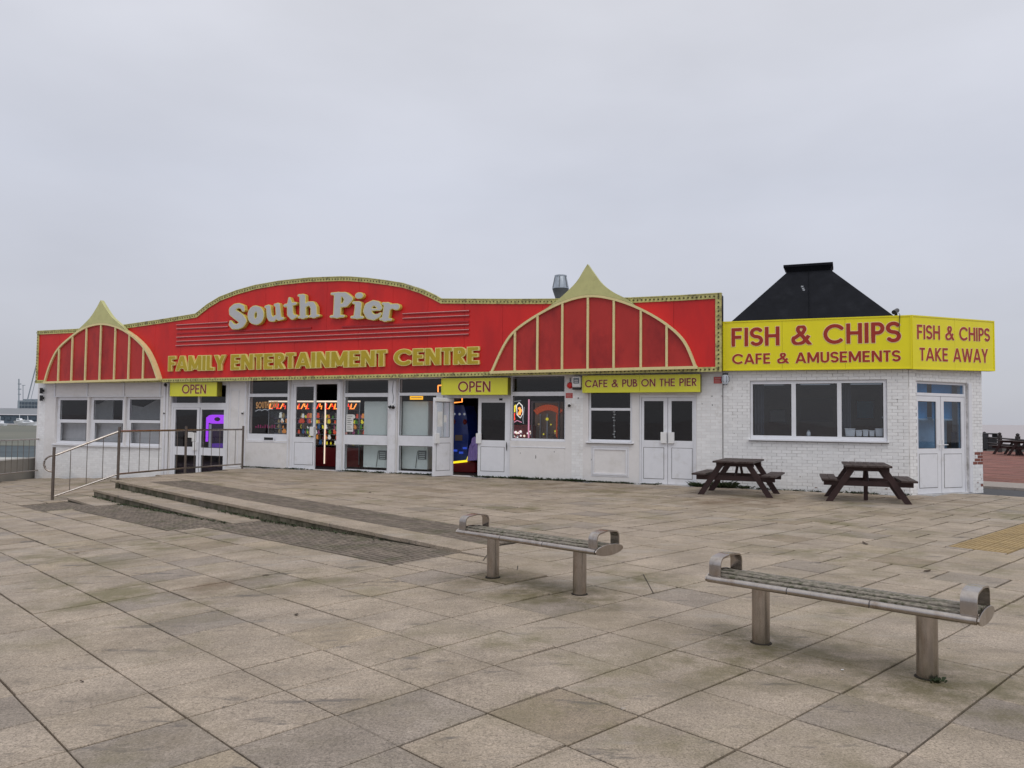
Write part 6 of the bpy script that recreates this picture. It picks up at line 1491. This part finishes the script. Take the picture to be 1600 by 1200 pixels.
# dead leaves and scraps
for i, (x, y, m_, nm, lb, s_) in enumerate(((1352, 850, 'leaf_litter', 'dead_leaf', 'curled dark leaf lying alone on slabs behind the nearer bench', .07), (1316, 1048, 'paper_scrap', 'paper_scrap', 'tiny white scrap lying under the nearer bench', .018),
        (463, 961, 'leaf_litter', 'dead_leaf', 'dark leaf on the open paving left of centre', .035), (415, 899, 'leaf_litter', 'dead_leaf', 'small dark leaf on the brownish slab left of centre', .04), (120, 865, 'leaf_litter', 'dead_leaf', 'small leaf lying on the paving far left', .035),
        (578, 770, 'leaf_litter', 'dead_leaf', 'flat dark scrap on the terrace in front of the windows', .05), (722, 790, 'leaf_litter', 'dead_leaf', 'flat dark scrap on the terrace right of the first', .06), (190, 791, 'paper_scrap', 'paper_scrap', 'white scrap on the ribbed band at foot of steps', .03),
        (1449, 893, 'leaf_litter', 'dead_leaf', 'dark leaf in a joint above the nearer bench', .05), (916, 800, 'paper_scrap', 'paper_scrap', 'pale scrap between farther bench and cafe', .025), (128, 1066, 'leaf_litter', 'dead_leaf', 'small leaf in the bottom left foreground', .02))):
    P = gpl(x, y) if x < 700 and not (560 < x) else gnd(x, y); mb = MB(Matrix.Translation(P+Vector((0, 0, .004))) @ Matrix.Rotation(R.uniform(0, 6), 4, 'Z'))
    mb.add([(-s_, 0, 0), (-s_*.4, -s_*.45, .004), (s_*.5, -s_*.35, .002), (s_, .1*s_, s_*.35), (s_*.3, s_*.5, s_*.2), (-s_*.5, s_*.4, .006), (0, 0, .0015)], [(0, 1, 6), (1, 2, 6), (2, 3, 6), (3, 4, 6), (4, 5, 6), (5, 0, 6)])
    tag(mb.build(nm, m_), lb, 'leaf' if nm == 'dead_leaf' else 'litter')

# ---- sheets and boards added behind the glass to give its grey and blue reflections
for i, (k_, x0, x1) in enumerate((('w1', 91, 133), ('w2', 144, 189), ('w3', 200, 248))):
    lbs = ('grey sheet added low behind the leftmost sash window for its grey reflection', 'grey sheet added low behind the middle sash window for its grey reflection', 'grey sheet added low behind the third sash window for its grey reflection')
    r_ = FA.rect(x0-1, 660, x1+1, 694, .3); t = empty('grey_reflection_sheet', tuple(FA.w((r_[0]+r_[2])/2, .3, r_[1])), lbs[i], 'blind', 'grey reflection sheets behind the sash windows', rz=FA.a)
    mb = MB(FA.M); mb.box(r_[0], r_[2], .30, .305, r_[1], r_[3]); mb.build('sheet_face', 'reflection_grey' if 'reflection_grey' in MAT else (mat('reflection_grey', (.50, .48, .49), .8, var=.1) and 'reflection_grey'), t)
    mb = MB(FA.M); mb.box(r_[0], r_[2], .285, .315, r_[3], r_[3]+.03); mb.build('top_bar', 'interior_ceiling', t)
mat('sky_blue', (.10, .40, .62), .7, var=.1); mat('board_grey', (.62, .62, .62), .7, var=.1)
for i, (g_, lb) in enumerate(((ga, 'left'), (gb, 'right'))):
    zm = FC.px(1450, 655)[1]  # blue sheet stands in for sky mirrored in the door glass
    t = empty('blue_reflection_sheet', tuple(FC.w((g_[0]+g_[2])/2, .32, zm)), 'blue sheet added behind the upper glass of the %s-hand corner door as reflected sky' % lb, 'blind', 'blue reflection sheets behind the corner doors', rz=FC.a)
    mb = MB(FC.M); mb.box(g_[0]-.05, g_[2]+.05, .32, .325, zm, T5[3]+.02); mb.build('sheet_face', 'sky_blue', t)
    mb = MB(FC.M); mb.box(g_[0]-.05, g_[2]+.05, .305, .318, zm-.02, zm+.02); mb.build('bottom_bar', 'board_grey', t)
t = empty('pale_reflection_board', tuple(FC.w(1.2, .5, 0)), 'pale grey board added inside the corner doors as the pale lower reflection', 'counter', rz=FC.a)  # added board gives the glass its lighter lower reflection
mb = MB(FC.M); mb.box(A5[0], B5[2], .5, .9, .01, 1.72); mb.build('front', 'board_grey', t); mb = MB(FC.M); mb.box(A5[0]-.0, B5[2], .46, .94, 1.722, 1.76); mb.build('board_cap', 'white_plastic', t)
mb = MB(FC.M); q = FC.rect(1492, 675, 1503, 700, .4); mb.box(q[0], q[2], .40, .49, q[1], q[3]); mb.build('dark_block', 'far_glass', t)

# curtains and pictures in the cafe
def curtain(x, w_, lb):
    t = empty('curtain', tuple(FA.w(x, .35, .9)), lb, 'curtain', 'faded curtains in the wide window', rz=FA.a)
    mb = MB(FA.M); n_ = 28; z0, z1 = OR['w9'][1]+.02, OR['w9'][3]+.1
    vs = [(x-w_/2+w_*i/n_, .35+.03*math.sin(i*1.4)+.004*side, z) for side in (0, 1) for z in (z0, z1) for i in range(n_+1)]; k = n_+1
    mb.add(vs, [(i, i+1, k+i+1, k+i) for i in range(n_)] + [(2*k+i+1, 2*k+i, 3*k+i, 3*k+i+1) for i in range(n_)]); mb.build('cloth', 'curtain_cloth', t, smooth=60)
mat('curtain_cloth', (.09, .10, .13), .9, var=.2)
curtain(FA.px(1186, 640, .35)[0], .22, 'dark curtain gathered at the left edge of the wide window'); curtain(FA.px(1322, 640, .35)[0], .20, 'dark curtain gathered at the left side of the right-hand pane')
for i, (x, y, w_, h_, m_, lb) in enumerate(((1275, 640, .9, .7, 'interior_dark', 'dark framed board on the cafe back wall in the middle pane'), (1352, 640, .5, .55, 'sky_blue', 'blue poster on the cafe back wall in the right-hand pane'), (1215, 650, .5, .4, 'board_grey', 'pale framed picture on the cafe back wall in the left-hand pane'))):
    s0, z0 = FA.px(x, y, 4.9); t = empty('picture', tuple(FA.w(s0, 4.95, z0-h_/2)), lb, 'picture', rz=FA.a)
    mb = MB(FA.M); mb.box(s0-w_/2, s0+w_/2, 4.95, 4.998, z0-h_/2, z0+h_/2); mb.build('frame', 'cabinet_dark', t)
    mb = MB(FA.M); mb.box(s0-w_/2+.04, s0+w_/2-.04, 4.94, 4.949, z0-h_/2+.04, z0+h_/2-.04); mb.build('print', m_, t)

# short oblique repair joints across a few slabs
for (x0, y0, x1, y1) in ((1005, 897.5, 1021, 927.5), (809, 884, 806, 911), (761, 867, 755, 876)):
    a, b = gnd(x0, y0), gnd(x1, y1); d = (b-a).normalized(); q = Vector((-d.y, d.x, 0))*.0045; z = Vector((0, 0, .0025))
    mb = MB(); mb.add([a-q+z, a+q+z, b+q+z, b-q+z, a-q, a+q, b+q, b-q], [(0, 3, 2, 1), (0, 1, 5, 4), (1, 2, 6, 5), (2, 3, 7, 6), (3, 0, 4, 7)]); mb.build('repair_joint', 'joint_dirt', plaza)

# pale boards added behind the upper sash panes, imitating their grey reflections
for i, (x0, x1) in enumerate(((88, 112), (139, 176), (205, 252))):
    r_ = FA.rect(x0, 618, x1, 700, 1.3); t = empty('grey_reflection_board', tuple(FA.w((r_[0]+r_[2])/2, 1.3, .0)), 'pale board added behind the %s sash window as its grey reflection' % ('leftmost', 'middle', 'third')[i], 'screen', rz=FA.a)
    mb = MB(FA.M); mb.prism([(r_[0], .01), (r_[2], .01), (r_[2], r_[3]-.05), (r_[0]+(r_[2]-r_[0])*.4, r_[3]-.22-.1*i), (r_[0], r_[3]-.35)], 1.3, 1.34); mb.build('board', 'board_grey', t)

# fixing holes, scuffs and rust specks on the painted walls
for (x, y, w_, h_, m_) in ((1112.5, 619, .02, .03, 'black_plastic'), (1113, 633, .015, .03, 'black_plastic'), (1097, 631, .02, .02, 'dark_line'), (1128, 619, .015, .02, 'dark_line'), (1159, 619, .02, .012, 'dark_line'), (1147, 677, .012, .02, 'dark_line'),
        (1402, 624, .03, .01, 'dark_line'), (1399, 594, .012, .012, 'black_plastic'), (1223, 722, .012, .02, 'dark_line'), (1115, 707, .015, .01, 'dark_line'), (1190, 726, .01, .01, 'rust_speck'), (1250, 745, .03, .012, 'rust_speck'), (1330, 757, .04, .015, 'rust_speck'), (1200, 757, .05, .02, 'rust_speck'), (1275, 762, .06, .015, 'rust_speck'), (1385, 764, .05, .02, 'rust_speck'),
        (837, 714, .018, .10, 'dark_line'), (813, 708, .012, .03, 'dark_line'), (866, 706, .015, .04, 'dark_line'), (924, 718, .012, .04, 'dark_line'), (903.5, 622, .03, .04, 'dark_line'), (791.5, 697, .03, .22, 'black_plastic')):
    if 'rust_speck' not in MAT: mat('rust_speck', (.20, .11, .07), .9)
    y0 = -.011 if x > 1089 or 893 < x < 911 else -.0115
    s0, z0 = FA.px(x, y, y0); mb = MB(FA.M); n_ = 6
    mb.prism([(s0+w_*.6*R.uniform(.7, 1.3)*math.cos(2*math.pi*i/n_), z0+h_*.6*R.uniform(.7, 1.3)*math.sin(2*math.pi*i/n_)) for i in range(n_)], y0, y0+.005); mb.build('scuff', m_, bld)
